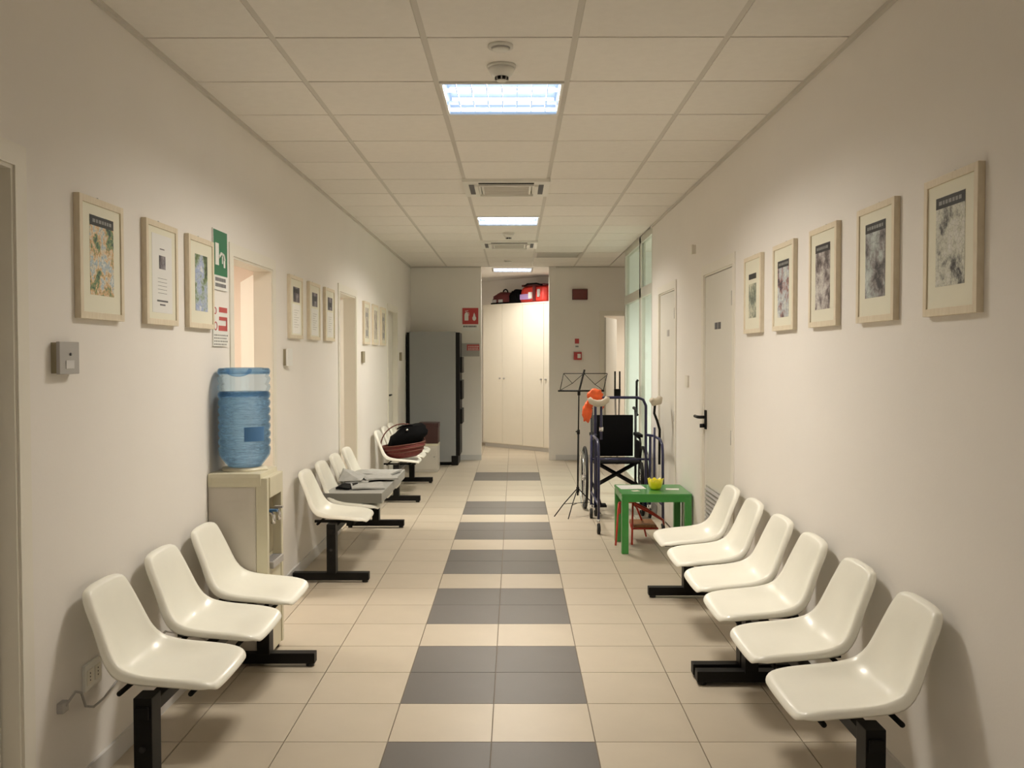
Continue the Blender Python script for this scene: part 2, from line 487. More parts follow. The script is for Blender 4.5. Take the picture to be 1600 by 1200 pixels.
def lever(parent, x, sgn, y, z, dirn):
    """black lever handle on a plate; sgn points into the corridor"""
    bm = bmesh.new()
    box(bm, *sorted((x, x + sgn * .012)), y - .022, y + .022, z - .085, z + .05, 0, .005)
    h = mesh_obj('handle', bm, M['black'], parent)
    bm = bmesh.new()
    sweep(bm, [(x + sgn * .01, y, z), (x + sgn * .05, y, z), (x + sgn * .058, y + dirn * .02, z), (x + sgn * .058, y + dirn * .12, z)], .011, 8)
    lathe(bm, [(.014, 0), (.014, sgn * .035)], 12, (x + sgn * .01, y, z - .06), 'x')
    mesh_obj('lever', bm, M['black'], h, smooth=True)

def closed_leaf(n, x, sgn, a, b, hd, setback=.03):
    """x wall plane, leaf set back from it"""
    e = struct(empty('door_%d' % n, (0, 0, 0)))
    f = x - sgn * setback
    x0, x1 = sorted((f, f - sgn * .04))
    bm = bmesh.new(); box(bm, x0, x1, a + .016, b - .016, .008, hd - .016, 0, .003)
    mesh_obj('door_leaf', bm, M['leaf'], e)
    return e, f
e, f = closed_leaf(1, XL, 1, *LDOORS[0], setback=.055); lever(e, f, 1, 2.04, 1.02, 1)
e, f = closed_leaf(4, XL, 1, *LDOORS[3], setback=.05); lever(e, f, 1, 11.12, 1.02, 1)
# door 5: right wall, number plate, lever, hinges, air grille
e, f = closed_leaf(5, XR, -1, *RDOORS[0], setback=.006); lever(e, f, -1, 6.615, 1.055, 1)
for yy, zz in ((5.805, 1.84), (5.805, .98), (5.805, .25)):
    lath('hinge', M['plate_grey'], e, [(.008, -.045), (.008, .045)], 8, (f - .008, yy, zz))
for yy in (6.205, 6.305):
    bx('number_plate', M['ink'], e, f - .003, f, yy - .036, yy + .036, 1.662, 1.706)
gr = bx('air_grille', M['plate_grey'], e, f - .008, f, 6.06, 6.585, .17, .585)
for k in range(13):
    z = .20 + k * .03
    bm = bmesh.new()
    vs = [bm.verts.new(p) for p in ((f - .008, 6.09, z + .014), (f - .008, 6.555, z + .014), (f - .02, 6.555, z), (f - .02, 6.09, z),
                                    (f - .008, 6.09, z + .009), (f - .008, 6.555, z + .009), (f - .02, 6.555, z - .005), (f - .02, 6.09, z - .005))]
    for q in ((0, 1, 2, 3), (7, 6, 5, 4), (3, 2, 6, 7), (0, 4, 5, 1), (0, 3, 7, 4), (1, 5, 6, 2)): bm.faces.new([vs[i] for i in q])
    mesh_obj('slat', bm, M['plate_grey'], gr)
e, f = closed_leaf(6, XR, -1, *RDOORS[1], setback=.006)
bx('number_plate', M['plate_grey'], e, f - .003, f, 8.22, 8.32, 1.655, 1.71)
for yy, zz in ((7.885, 1.84), (7.885, .98)):
    lath('hinge', M['plate_grey'], e, [(.008, -.045), (.008, .045)], 8, (f - .008, yy, zz))
# open leaves in the lit rooms on the left
def open_leaf(n, hy, hd, dx, dy, wdt):
    e = struct(empty('door_%d' % n, (XL - .085, hy, 0), math.atan2(dy, dx)))
    bm = bmesh.new(); box(bm, .01, wdt, -.02, .02, .008, hd - .016, 0, .003)
    mesh_obj('door_leaf', bm, M['leaf'], e)
    bm = bmesh.new(); box(bm, wdt - .06, wdt - .02, -.03, -.02, .98, 1.14)
    h = mesh_obj('handle', bm, M['black'], e)
    bm = bmesh.new(); sweep(bm, [(wdt - .04, -.02, 1.09), (wdt - .04, -.07, 1.09), (wdt - .15, -.07, 1.09)], .01)
    mesh_obj('lever', bm, M['black'], h, smooth=True)
open_leaf(2, 5.79, 2.01, -.39, .92, .79)
open_leaf(3, 8.80, 2.03, -.39, .92, .79)
# far door in the end wall
trim_strip('trim_8', [(1.205, 1.27, YB - .016, YB, 0, 2.115), (2.05, 2.115, YB - .016, YB, 0, 2.115), (1.27, 2.05, YB - .016, YB, 2.05, 2.115)], M['casing'])
e = struct(empty('door_7', (1.29, YB + .13, 0), R(72)))
bm = bmesh.new(); box(bm, 0, .74, -.02, .02, .008, 2.03, 0, .003); mesh_obj('door_leaf', bm, M['leaf'], e)

# ---- glazed screen on the right
g = struct(empty('window_1', (XR, 9.2, 0)))
def gb(name, m, y0, y1, z0, z1, x0=0.0, x1=.05): return bx(name, m, g, x0, x1, y0 - 9.2, y1 - 9.2, z0, z1)
for y0, y1 in ((9.2, 9.245), (10.05, 10.16), (11.44, 11.5)): gb('window_post', M['alu'], y0, y1, 0, H)
gb('window_rail', M['alu'], 9.245, 11.44, 2.10, 2.20); gb('window_rail', M['alu'], 9.245, 11.44, H - .07, H)
gb('window_rail', M['alu'], 10.16, 11.44, 0, .1)
gb('window_post', M['alu'], 10.12, 10.16, 2.2, H - .07, .0, .05)
gb('pane', M['glass'], 9.245, 10.05, 2.2, H - .07, .02, .028); gb('pane', M['glass'], 10.16, 11.44, 2.2, H - .07, .02, .028)
gb('pane', M['glass'], 10.16, 11.44, .1, 2.1, .02, .028)
gd = gb('glass_door', M['glass'], 9.255, 10.04, .01, 2.095, .015, .027)
bm = bmesh.new(); sweep(bm, [(-.03, .80, .85), (-.045, .80, .87), (-.045, .80, 1.21), (-.03, .80, 1.23)], .013)
h = mesh_obj('handle', bm, M['black'], g, smooth=True)
bx('window_sill', M['white_plastic'], g, .9, 1.3, 1.9, 2.28, .62, .66)

# ================================================================= CEILING FITTINGS
def troffer(x0, y0, s, label, power, color=WARM, group=None, z=H, cool=True, cat='ceiling light'):
    e = empty('ceiling_light', (x0 + s / 2, y0 + s / 2, z)); tag(e, label, cat, group)
    h = s / 2 - .012
    bm = bmesh.new()                                  # open white housing
    t = .012
    for b in ((-h, h, -h, -h + t), (-h, h, h - t, h), (-h, -h + t, -h + t, h - t), (h - t, h, -h + t, h - t)):
        box(bm, b[0], b[1], b[2], b[3], -.006, .085)
    box(bm, -h, h, -h, h, .085, .09)
    mesh_obj('housing', bm, M['white_plastic'], e)
    bx('glow_reflector', M['glow_reflector'], e, -h + .02, h - .02, -h + .02, h - .02, .070, .078)
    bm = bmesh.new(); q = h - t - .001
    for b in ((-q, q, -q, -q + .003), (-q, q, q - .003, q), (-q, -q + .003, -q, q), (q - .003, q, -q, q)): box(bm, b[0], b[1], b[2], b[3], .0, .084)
    mesh_obj('glow_liner', bm, M['glow_reflector'], e)  # liner added to carry the painted glow over the housing sides
    ty = (-h + .10, 0.0, h - .10)
    for yy in ty:
        lath('lamp_tube', M['tube'], e, [(.008, -h + .03), (.008, h - .03)], 10, (0, yy, .050), 'x')
        lamp_area('lamp', (0, yy, .030), 2 * h - .06, .035, power / 3, color, parent=e)
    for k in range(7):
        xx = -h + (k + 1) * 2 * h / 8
        bx('louvre', M['glow_reflector'], e, xx - .002, xx + .002, -h + .014, h - .014, .002, .022)
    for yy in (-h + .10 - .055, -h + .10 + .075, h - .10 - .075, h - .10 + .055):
        bx('louvre', M['glow_reflector'], e, -h + .014, h - .014, yy - .002, yy + .002, .002, .022)
    return e
troffer(cx[2], YC + CT, CT, 'square recessed fluorescent ceiling light nearest the camera, louvres with a painted bluish glow', LAMP_POWER)
troffer(cx[2], YC + 8 * CT, CT, 'recessed fluorescent ceiling light between the two air conditioning cassettes', LAMP_POWER * 1.2)
troffer(-.33, 13.62, .6, 'farthest recessed ceiling light, in the passage above the cream wardrobe', LAMP_POWER * .72)
troffer(cx[2], YC - 6 * CT, CT, 'weak unseen ceiling light added above the camera to even out the light', 12)  # unseen lamp added to lift the light at the near end
for nm, x0, y0, lab, p in (('a', -3.3, 5.3, 'ceiling light inside the peach room behind the first open door', 62),
                           ('b', -3.3, 8.2, 'ceiling light inside the cream room behind the second open door', 50),
                           ('c', 2.3, 9.6, 'ceiling light in the bright room behind the glazed screen', 85),
                           ('d', 1.9, 14.4, 'ceiling light in the room behind the far corner door', 45)):
    troffer(x0, y0, .6, lab, p, (.97, 1.0, .92) if nm == 'c' else (1.0, .92, .80), z=H - .092)

def cassette(j, label):
    y0 = YC + CT * j; e = empty('air_conditioner', (XC - CT / 2, y0 + CT / 2, H)); tag(e, label, 'air conditioner', 'ceiling cassettes')
    h = .315
    bm = bmesh.new()
    for b in ((-h, h, -h, -.19), (-h, h, .19, h), (-h, -.19, -.19, .19), (.19, h, -.19, .19)):
        box(bm, b[0], b[1], b[2], b[3], -.022, 0)
    box(bm, -h, h, -h, h, 0, .05)
    mesh_obj('frame', bm, M['white_plastic'], e)
    bx('intake_panel', M['white_plastic'], e, -.18, .18, -.18, .18, -.03, -.004, .004)
    for k in range(9):
        yy = -.15 + k * .0375
        bx('slat', M['tbar'], e, -.165, .165, yy - .004, yy + .004, -.034, -.03)
    for q in range(4):
        a = q * math.pi / 2
        bm = bmesh.new(); box(bm, -.20, .20, .235, .272, -.0235, -.0215)
        o = mesh_obj('outlet_slot', bm, M['cloth_black'] if q == 0 or q == 2 else M['ink'], e); o.rotation_euler = (0, 0, a)
        bm = bmesh.new(); box(bm, -.20, .20, .205, .232, -.038, -.022, 0, .002)
        o = mesh_obj('flap', bm, M['white_plastic'], e); o.rotation_euler = (0, 0, a)
cassette(5, 'square white air conditioning cassette in the ceiling, the nearer and larger one')
cassette(11, 'square white air conditioning cassette in the ceiling, the farther one')
for (k, j) in ((3, 13),):
    x0, y0 = cx[k], YC + CT * j
    e = empty('ceiling_vent', (x0 + .3, y0 + .3, H)); tag(e, 'darker square air vent in the ceiling near the end wall', 'vent')
    bx('backing', M['dark_plastic'], e, -.285, .285, -.285, .285, .03, .035)
    bm = bmesh.new()
    for b in ((-.29, .29, -.29, -.26), (-.29, .29, .26, .29), (-.29, -.26, -.26, .26), (.26, .29, -.26, .26)): box(bm, b[0], b[1], b[2], b[3], -.004, .03)
    mesh_obj('frame', bm, M['tbar'], e)
    for q in range(12):
        yy = -.24 + q * .0436
        bx('slat', M['tbar'], e, -.26, .26, yy - .008, yy + .004, .004, .02)

def detector(x, y, r, label, deep=True, name='smoke_detector'):
    e = empty(name, (x, y, H)); tag(e, label, 'detector')
    lath('base', M['white_plastic'], e, [(r, -.012), (r, 0)], 24)
    if deep:
        lath('housing', M['white_plastic'], e, [(r * .45, -.05), (r * .72, -.042), (r * .86, -.026), (r * .92, -.012)], 24)
        lath('chamber', M['black'], e, [(r * .35, -.064), (r * .46, -.06), (r * .46, -.05)], 20)
        for k in range(8):
            a = k * math.pi / 4
            bx('rib', M['plate_grey'], e, r * .44 * math.cos(a) - .003, r * .44 * math.cos(a) + .003, r * .44 * math.sin(a) - .003, r * .44 * math.sin(a) + .003, -.063, -.05)
        lath('cap', M['white_plastic'], e, [(r * .3, -.068), (r * .38, -.064)], 20)
    else:
        lath('rim', M['plate_grey'], e, [(r * .72, -.016), (r * .78, -.012)], 24)
        lath('cap', M['white_plastic'], e, [(r * .60, -.022), (r * .70, -.0165)], 24)
detector(-.055, 3.86, .05, 'flat white round ceiling sensor nearest the camera', False, 'ceiling_sensor')
detector(-.055, 4.13, .062, 'domed smoke detector with dark vents, just in front of the nearest ceiling light')
detector(-.06, 9.72, .06, 'small smoke detector behind the second ceiling light')
detector(-.08, 12.55, .06, 'faint flat ceiling sensor near the end of the corridor', False, 'ceiling_sensor')

# ================================================================= BENCHES
# seat shell: profile from the top of the back to the front lip, u = distance from the wall
RIM = [(.062, .704), (.076, .672), (.094, .633), (.112, .595), (.132, .55), (.152, .506), (.180, .474), (.215, .459), (.26, .449), (.31, .443),
       (.36, .438), (.41, .432), (.45, .424), (.478, .414), (.492, .400)]
MID = [(.056, .717), (.066, .687), (.080, .645), (.090, .60), (.106, .546), (.122, .492), (.145, .446), (.180, .418), (.225, .405), (.275, .401),
       (.33, .403), (.39, .408), (.44, .411), (.475, .408), (.494, .394)]
WID = [.134, .154, .161, .167, .174, .184, .196, .202, .205, .206, .206, .205, .201, .192, .166]
def seat_mesh():
    bm = bmesh.new(); NC = 17; grid = []
    for i in range(len(RIM)):
        row = []
        for c in range(NC):
            s = -1 + 2 * c / (NC - 1)
            b = abs(s) ** 3.2
            u = MID[i][0] * (1 - b) + RIM[i][0] * b; z = MID[i][1] * (1 - b) + RIM[i][1] * b
            row.append(bm.verts.new((u, s * WID[i], z)))
        grid.append(row)
    for i in range(len(grid) - 1):
        for c in range(NC - 1):
            bm.faces.new((grid[i][c], grid[i + 1][c], grid[i + 1][c + 1], grid[i][c + 1]))
    # skirt: turn the whole border outward and down / back
    border = [grid[i][0] for i in range(len(grid))] + grid[-1][1:] + [grid[i][-1] for i in range(len(grid) - 2, -1, -1)] + grid[0][-2:0:-1]
    cen = Vector((.25, 0, .43)); n = len(border); low = []
    for v in border:
        p = v.co.copy(); t = (p.x - .04) / .45
        side = 1 if p.y > 0 else -1
        d = Vector((-.030 if p.x < .2 else .0, 0, -.034 + .016 * max(0, t - .4)))
        if p.x < .2: d = Vector((-.026, 0, -.006 - .028 * max(0, min(1, (.60 - p.z) / .12))))
        if .16 <= p.x < .22: d = Vector((-.020, 0, -.036))
        if p.x > .45: d = Vector((.001, 0, -.012))
        oy = .008 * (p.y / .2)
        low.append(bm.verts.new(p + d + Vector((0, oy, 0))))
    for k in range(n):
        bm.faces.new((border[k], border[(k + 1) % n], low[(k + 1) % n], low[k]))
    bmesh.ops.recalc_face_normals(bm, faces=bm.faces)
    me = bpy.data.meshes.new('seat'); bm.to_mesh(me); bm.free(); me.materials.append(M['seat'])
    for p in me.polygons: p.use_smooth = True
    tmp = bpy.data.objects.new('seat_tmp', me); COL.objects.link(tmp)
    so = tmp.modifiers.new('s', 'SOLIDIFY'); so.thickness = .007; so.offset = 0
    sb = tmp.modifiers.new('b', 'SUBSURF'); sb.levels = 1; sb.render_levels = 1
    dg = bpy.context.evaluated_depsgraph_get()
    m2 = bpy.data.meshes.new_from_object(tmp.evaluated_get(dg)); m2.name = 'seat'
    bpy.data.objects.remove(tmp)
    zs = [v.co.z for v in m2.vertices]
    for p in m2.polygons: p.use_smooth = True
    return m2
SEAT = seat_mesh()
def shared(fn, m, smooth=False):
    bm = bmesh.new(); fn(bm); me = bpy.data.meshes.new('part'); bmesh.ops.recalc_face_normals(bm, faces=bm.faces)
    bm.to_mesh(me); bm.free(); me.materials.append(m)
    if smooth:
        for p in me.polygons: p.use_smooth = True
    return me
def inst(name, me, parent, loc=(0, 0, 0)):
    o = bpy.data.objects.new(name, me); COL.objects.link(o); o.parent = parent; o.location = loc; return o
ROD = shared(lambda b: sweep(b, [(0, -.180, 0), (0, .180, 0)], .0085, 8), M['black'], True)
BRK = shared(lambda b: box(b, .12, .45, -.012, .012, .358, .374), M['black'])
POST = shared(lambda b: box(b, .245, .305, -.040, .040, .062, .385, 0, .004), M['black'])
FOOT = shared(lambda b: box(b, .02, .518, -.028, .028, .016, .066, 0, .004), M['black'])
PAD = shared(lambda b: lathe(b, [(.019, 0), (.019, .017)], 12), M['rubber'])
KNOB = shared(lambda b: lathe(b, [(.010, -.006), (.010, .006)], 10, axis='y'), M['rubber'])
def bench(posts, seats, mirror, label):
    y0 = posts[0]
    e = empty('waiting_bench', (XR if mirror else XL, y0, 0)); tag(e, label, 'bench', 'waiting benches')
    if mirror: e.rotation_euler = (0, 0, math.pi)
    sg = -1 if mirror else 1
    a, b = posts[0] - y0, posts[1] - y0
    ys = sorted((sg * a, sg * b)); ex = .05
    bx('beam', M['black'], e, .252, .298, ys[0] - ex, ys[1] + ex, .318, .358, .003)
    for p in posts:
        yy = sg * (p - y0)
        po = inst('post', POST, e, (0, yy, 0)); inst('bolt', KNOB, po, (.275, -.043, .22)); inst('bolt', KNOB, po, (.275, .043, .22))
        ft = inst('foot', FOOT, e, (0, yy, 0))
        for u in (.05, .49): inst('foot_pad', PAD, ft, (u, 0, 0))
    for s in seats:
        yy = sg * (s - y0)
        st = inst('seat', SEAT, e, (0, yy, 0))
        inst('bracket', BRK, st); inst('support_rod', ROD, st, (.175, 0, .378)); inst('support_rod', ROD, st, (.41, 0, .378))
    return e
P_ = .525
def seats(c1, n): return [c1 + P_ * k for k in range(n)]
bench((3.045, 4.495), seats(3.245, 3), False, 'three seat cream bench on the left wall nearest the camera, beside the water cooler')
bench((6.17, 8.14), seats(6.37, 4), False, 'four seat cream bench on the left wall with grey papers lying on it')
bench((9.55, 11.0), seats(9.75, 3), False, 'far left cream bench carrying the red wicker basket')
bench((2.79, 4.235), seats(2.985, 3), True, 'three seat cream bench on the right wall nearest the camera')
bench((4.335, 5.775), seats(4.515, 3), True, 'second cream bench on the right wall, next to the green table')

# ================================================================= WATER COOLER
e = empty('water_cooler', (-1.333, 4.665, 0)); tag(e, 'beige floor standing water cooler against the left wall under a blue bottle', 'water cooler')
bm = bmesh.new(); box(bm, -.14, .09, -.155, .155, .03, .86, 0, .008); mesh_obj('body', bm, M['beige_metal'], e)
bm = bmesh.new(); box(bm, -.142, .118, -.163, .163, .855, .925, 0, .022); mesh_obj('top', bm, M['beige_plastic'], e)
lath('collar', M['beige_plastic'], e, [(.115, .92), (.105, .94), (.06, .942)], 28, (-.005, 0, 0))
# front column: two side cheeks and recessed middle
fr = bmesh.new()
box(fr, .09, .145, -.155, -.118, .03, .90, 0, .006); box(fr, .09, .145, .118, .155, .03, .90, 0, .006)
box(fr, .09, .150, -.118, .118, .80, .90, 0, .006); box(fr, .09, .140, -.118, .118, .03, .47, 0, .006); box(fr, .09, .098, -.118, .118, .47, .80)
mesh_obj('front_panel', fr, M['beige_plastic'], e)
bx('recess', M['dark_plastic'], e, .098, .104, -.115, .115, .50, .80)
bm = bmesh.new(); box(bm, .10, .16, -.10, .10, .45, .485, 0, .006); dt = mesh_obj('drip_tray', bm, M['plate_grey'], e)
for k in range(7): bx('slot', M['ink'], dt, .108, .152, -.085 + k * .028, -.077 + k * .028, .4845, .4865)
for yy, m_ in ((-.055, 'bottle_blue'), (.055, 'plate_grey')):
    bm = bmesh.new(); sweep(bm, [(.10, yy, .715), (.135, yy, .715), (.148, yy, .70), (.148, yy, .665)], .012, 8); t_ = mesh_obj('tap', bm, M['chrome'], e, smooth=True)
    bx('tap_lever', M[m_], t_, .128, .168, yy - .012, yy + .012, .725, .735)
for xx in (-.11, .11):
    for yy in (-.12, .12): lath('foot', M['rubber'], e, [(.018, 0), (.018, .032)], 10, (xx, yy, 0))
# bottle
BC = (-1.338, 4.665, .938)
e = empty('water_bottle', BC); tag(e, 'large ribbed blue water bottle, partly empty, upside down on the beige cooler', 'bottle')
prof = [(.06, -.012), (.072, 0), (.080, .006), (.095, .024), (.112, .046), (.1225, .062)]
z = .070
while z < .455:
    prof += [(.1235, z + .006), (.1265, z + .018), (.1235, z + .030), (.1175, z + .0345)]; z += .0385
prof += [(.1225, .462), (.121, .474), (.112, .486), (.09, .492), (.03, .480), (.012, .478)]
bo = lath('bottle_body', M['bottle'], e, prof, 40)
wp = [(.055, -.010), (.067, .003), (.076, .010), (.090, .028), (.106, .050), (.116, .066)]
z = .07
while z < .34: wp += [(.1165, z + .004), (.1195, z + .016), (.1165, z + .029), (.1115, z + .0345)]; z += .0385
wp += [(.1165, .352)]
lath('water', M['water'], e, wp, 40)
bm = bmesh.new()
for (a0, a1, z0, z1) in ((-75, -28, .135, .205),):
    n = 8
    for i in range(n):
        A, B = R(a0 + (a1 - a0) * i / n), R(a0 + (a1 - a0) * (i + 1) / n)
        q = [bm.verts.new((.1275 * math.cos(t), .1275 * math.sin(t), zz)) for t, zz in ((A, z0), (B, z0), (B, z1), (A, z1))]
        bm.faces.new(q)
bmesh.ops.remove_doubles(bm, verts=bm.verts, dist=.0005)
lb = mesh_obj('bottle_patch', bm, M['bottle_blue'], e); lb.modifiers.new('s', 'SOLIDIFY').thickness = .001  # flat dark blue patch on the lower part of the bottle
bm = bmesh.new()     # carry grip moulded in the base, facing the room
sweep(bm, [(.055 * math.cos(R(t)) * 1.0 + .0, -.085 + -.02 * math.sin(R(t)), .482 - .026 * math.sin(R(t))) for t in range(0, 181, 20)], .008, 8)
mesh_obj('grip', bm, M['bottle'], e, smooth=True)

# ================================================================= PICTURES
def block(bm, side, u0, u1, z0, z1, d, t=.0008):
    """flat block on a picture: u runs left to right as seen by the viewer"""
    box(bm, *( (d, d + t) ), u0, u1, z0, z1)
def picture(side, yc, zc, wd, ht, prm, header, label, extra=None, pw=.19, pz=(-.125, .15), group='framed prints', matm=None):
    e = empty('picture_frame', (XL if side < 0 else XR, yc, zc)); tag(e, label, 'picture', group)
    if side > 0: e.rotation_euler = (0, 0, math.pi)
    hw, hh = wd / 2, ht / 2; f = .024
    bm = bmesh.new()
    box(bm, 0, .022, -hw, -hw + f, -hh, hh, 0, .002); box(bm, 0, .022, hw - f, hw, -hh, hh, 0, .002)
    box(bm, 0, .022, -hw + f, hw - f, -hh, -hh + f, 0, .002); box(bm, 0, .022, -hw + f, hw - f, hh - f, hh, 0, .002)
    mesh_obj('frame', bm, M['frame_wood'], e)
    ms = bx('mat_board', matm or M['mat'], e, .002, .017, -hw + f, hw - f, -hh + f, hh - f)
    bx('print', prm, e, .017, .0180, -pw / 2, pw / 2, pz[0], pz[1])
    if header:
        hd = bx('print_header', M['header'], e, .018, .0186, -pw / 2, pw / 2, pz[1] - .035, pz[1] - .001)
        bm = bmesh.new()
        y = -pw / 2 + .02; q = random.Random(int(yc * 100))
        while y < pw / 2 - .03:
            l = q.uniform(.008, .022); box(bm, .0186, .0189, y, y + l, pz[1] - .024, pz[1] - .012); y += l + .006
        mesh_obj('header_text', bm, M['headtext'], hd)
    tube('hanger', M['plate_grey'], e, arc((.004, 0, hh), .008, 0, 180, 6, 'yz'), .0016, 6)
    if extra: extra(e)
    return e
g0, g1, g2 = (.03, .03, .035), (.16, .16, .16), (.55, .56, .53)
PR = {
 'r1': print_mat('print_grey_figures', [g0, (.3, .3, .27), (.60, .61, .52), (.66, .66, .60), (.70, .70, .66)], 14, 1.3),
 'r2': print_mat('print_arch', [g0, (.24, .22, .22), (.44, .49, .48), (.56, .61, .58)], 6, 4.1),
 'r3': print_mat('print_brown_lines', [(.08, .06, .06), (.30, .26, .25), (.55, .52, .49), (.66, .65, .60)], 13, 7.7),
 'r4': print_mat('print_red_blue', [(.05, .04, .06), (.38, .22, .20), (.46, .52, .56), (.62, .64, .60), (.70, .70, .64)], 10, 9.2),
 'r5': print_mat('print_pale_green', [(.07, .08, .07), (.25, .28, .22), (.60, .60, .46), (.68, .67, .52)], 6, 12.4),
 'l1': print_mat('print_colour_crowd', [(.03, .06, .05), (.16, .30, .14), (.70, .42, .20), (.78, .72, .55), (.30, .45, .58), (.80, .80, .72)], 15, 2.2),
 'l3': print_mat('print_blue_green', [(.04, .07, .04), (.20, .28, .12), (.45, .52, .58), (.34, .42, .66), (.7, .72, .7)], 8, 5.5),
 'dk': print_mat('print_grey_photo', [(.03, .03, .04), (.14, .12, .14), (.40, .38, .40)], 10, 3.3),
 'bg': print_mat('print_beige_faint', [(.20, .17, .17), (.50, .46, .38), (.66, .62, .52)], 7, 8.8),
}
ZP = 1.826
picture(1, 2.88, ZP, .355, .43, PR['r1'], True, 'framed print nearest the camera on the right wall, dark header above small grey figures')
picture(1, 3.475, ZP, .36, .43, PR['r2'], True, 'framed print second from camera on the right wall, dark band over grey arch')
picture(1, 4.065, ZP, .36, .43, PR['r3'], True, 'middle of the five framed prints on the right wall, grey brown drawing', pz=(-.14, .14))
picture(1, 4.66, ZP, .36, .43, PR['r4'], True, 'framed print with red and blue drawing, second from the white door, right wall', pz=(-.15, .13))
picture(1, 5.26, ZP, .37, .43, PR['r5'], False, 'framed pale green faded print closest to the white door on the right wall',
        extra=lambda e: bx('print_header', M['header'], e, .018, .0186, -.08, .08, .085, .115), pw=.16, pz=(-.13, .06))
picture(-1, 3.345, ZP, .355, .42, PR['l1'], True, 'framed colourful crowd drawing nearest the camera on the left wall')
def l2(e):
    bx('print_photo', PR['dk'], e, .018, .0186, -.035, .035, .02, .075)
    bm = bmesh.new(); box(bm, .018, .0184, -.06, .06, -.115, -.108); box(bm, .018, .0184, -.03, .03, -.13, -.124); box(bm, .018, .0184, -.025, .025, .10, .104)
    for k in range(5): box(bm, .018, .0182, -.05, .05, -.02 - k * .015, -.0185 - k * .015)
    mesh_obj('print_lines', bm, M['ink'], e)
picture(-1, 3.915, ZP, .35, .42, M['paper'], False, 'framed mostly white print with a small dark picture and a line of text, left wall', extra=l2, pw=.22, pz=(-.16, .16))
picture(-1, 4.405, ZP, .355, .42, PR['l3'], False, 'framed blue and green print partly behind the green sign, left wall', pw=.17, pz=(-.13, .13))
for i, (yy, lab) in enumerate(((6.32, 'framed sheet with dark photograph above white text, first one past the open peach door'),
                               (6.90, 'middle framed sheet of the three between the two open doors on the left wall'),
                               (7.47, 'framed sheet with small dark block, nearest the second open door on the left wall'))):
    def ex(e, i=i):
        bx('print_photo', PR['dk'], e, .018, .0186, -.09, .09, .035, .135)
        bx('print_block', M['header'], e, .0186, .019, -.07, .06, (.095, .075, .06)[i], (.125, .11, .095)[i])
        bm = bmesh.new()
        for k in range(8): box(bm, .018, .0182, -.07, .07 - .03 * (k % 3), -.02 - k * .016, -.018 - k * .016)
        mesh_obj('print_lines', bm, M['headtext'], e)
    picture(-1, yy, 1.81, .37, .415, M['paper'] if i == 0 else M['sign_white'], False, lab, extra=ex, pw=.23, pz=(-.175, .02), group='three framed sheets', matm=M['mat'])
for i, (yy, lab) in enumerate(((9.34, 'small faded framed sheet beside the second open door, nearest of the far three'),
                               (9.93, 'middle of the three faded framed sheets far down the left wall'),
                               (10.52, 'last faded framed sheet on the left wall beside the closed far door'))):
    def ex2(e, i=i):
        if i != 1:
            bm = bmesh.new(); box(bm, .018, .0186, -.05, .04, .06, .10); box(bm, .018, .0186, -.06, .05, -.13, -.07); mesh_obj('print_block', bm, M['headtext'], e)
    picture(-1, yy, 1.81, .36, .42, PR['bg'], False, lab, extra=ex2, pw=.2, pz=(-.15, .15), group='far framed sheets')

# ================================================================= SIGNS AND SWITCHES
def wall_plate(name, x, sgn, yc, zc): return empty(name, (x, yc, zc), 0 if sgn > 0 else math.pi)
e = wall_plate('exit_sign', XL, 1, 4.725, 1.965); tag(e, 'green and white safety sign on the left wall beside the first open door', 'sign')
bx('plate', M['sign_white'], e, 0, .008, -.112, .112, -.15, .148)
bx('green_field', M['green'], e, .008, .009, -.108, .108, -.078, .144)
bm = bmesh.new()
box(bm, .009, .0096, -.085, -.030, -.028, .080)
sweep(bm, [(.0093, -.03, .012), (.0093, .0, .034), (.0093, .04, .028), (.0093, .055, .004)], .0075, 6)
box(bm, .009, .0096, .045, .072, -.034, .008); box(bm, .009, .0096, .02, .034, -.016, .022)
mesh_obj('pictogram', bm, M['sign_white'], e)
bm = bmesh.new()
for r_, zz in enumerate((-.098, -.126)):
    y = -.085
    while y < .08:
        l = rnd.uniform(.008, .016); box(bm, .008, .0086, y, y + l, zz - .009, zz + .009); y += l + .005
mesh_obj('lettering', bm, M['ink'], e)
e = wall_plate('notice_sign', XL, 1, 4.715, 1.635); tag(e, 'white notice with red blocks on the left wall below the green sign', 'sign')
bx('plate', M['sign_white'], e, 0, .007, -.112, .12, -.10, .10)
bm = bmesh.new()
box(bm, .007, .0076, -.02, .112, .030, .048); box(bm, .007, .0076, -.02, .112, .070, .096); box(bm, .007, .0076, -.03, .112, -.022, .004)
box(bm, .007, .0076, .09, .112, .0, .035)
mesh_obj('red_block', bm, M['red'], e)
bm = bmesh.new()
sweep(bm, [(.0073, -.082 + .016 * math.cos(R(t)), .075 + .016 * math.sin(R(t))) for t in range(0, 360, 30)], .0025, 6, closed=True)
sweep(bm, [(.0073, -.075 + .020 * math.cos(R(t)), .0 + .02 * math.sin(R(t))) for t in range(0, 360, 30)], .0025, 6, closed=True)
mesh_obj('red_mark', bm, M['red'], e)
bm = bmesh.new()
for k in range(4):
    y = -.10
    while y < .10:
        l = rnd.uniform(.01, .03); box(bm, .007, .0074, y, y + l, -.048 - k * .015, -.041 - k * .015); y += l + .008
mesh_obj('lettering', bm, M['headtext'], e)

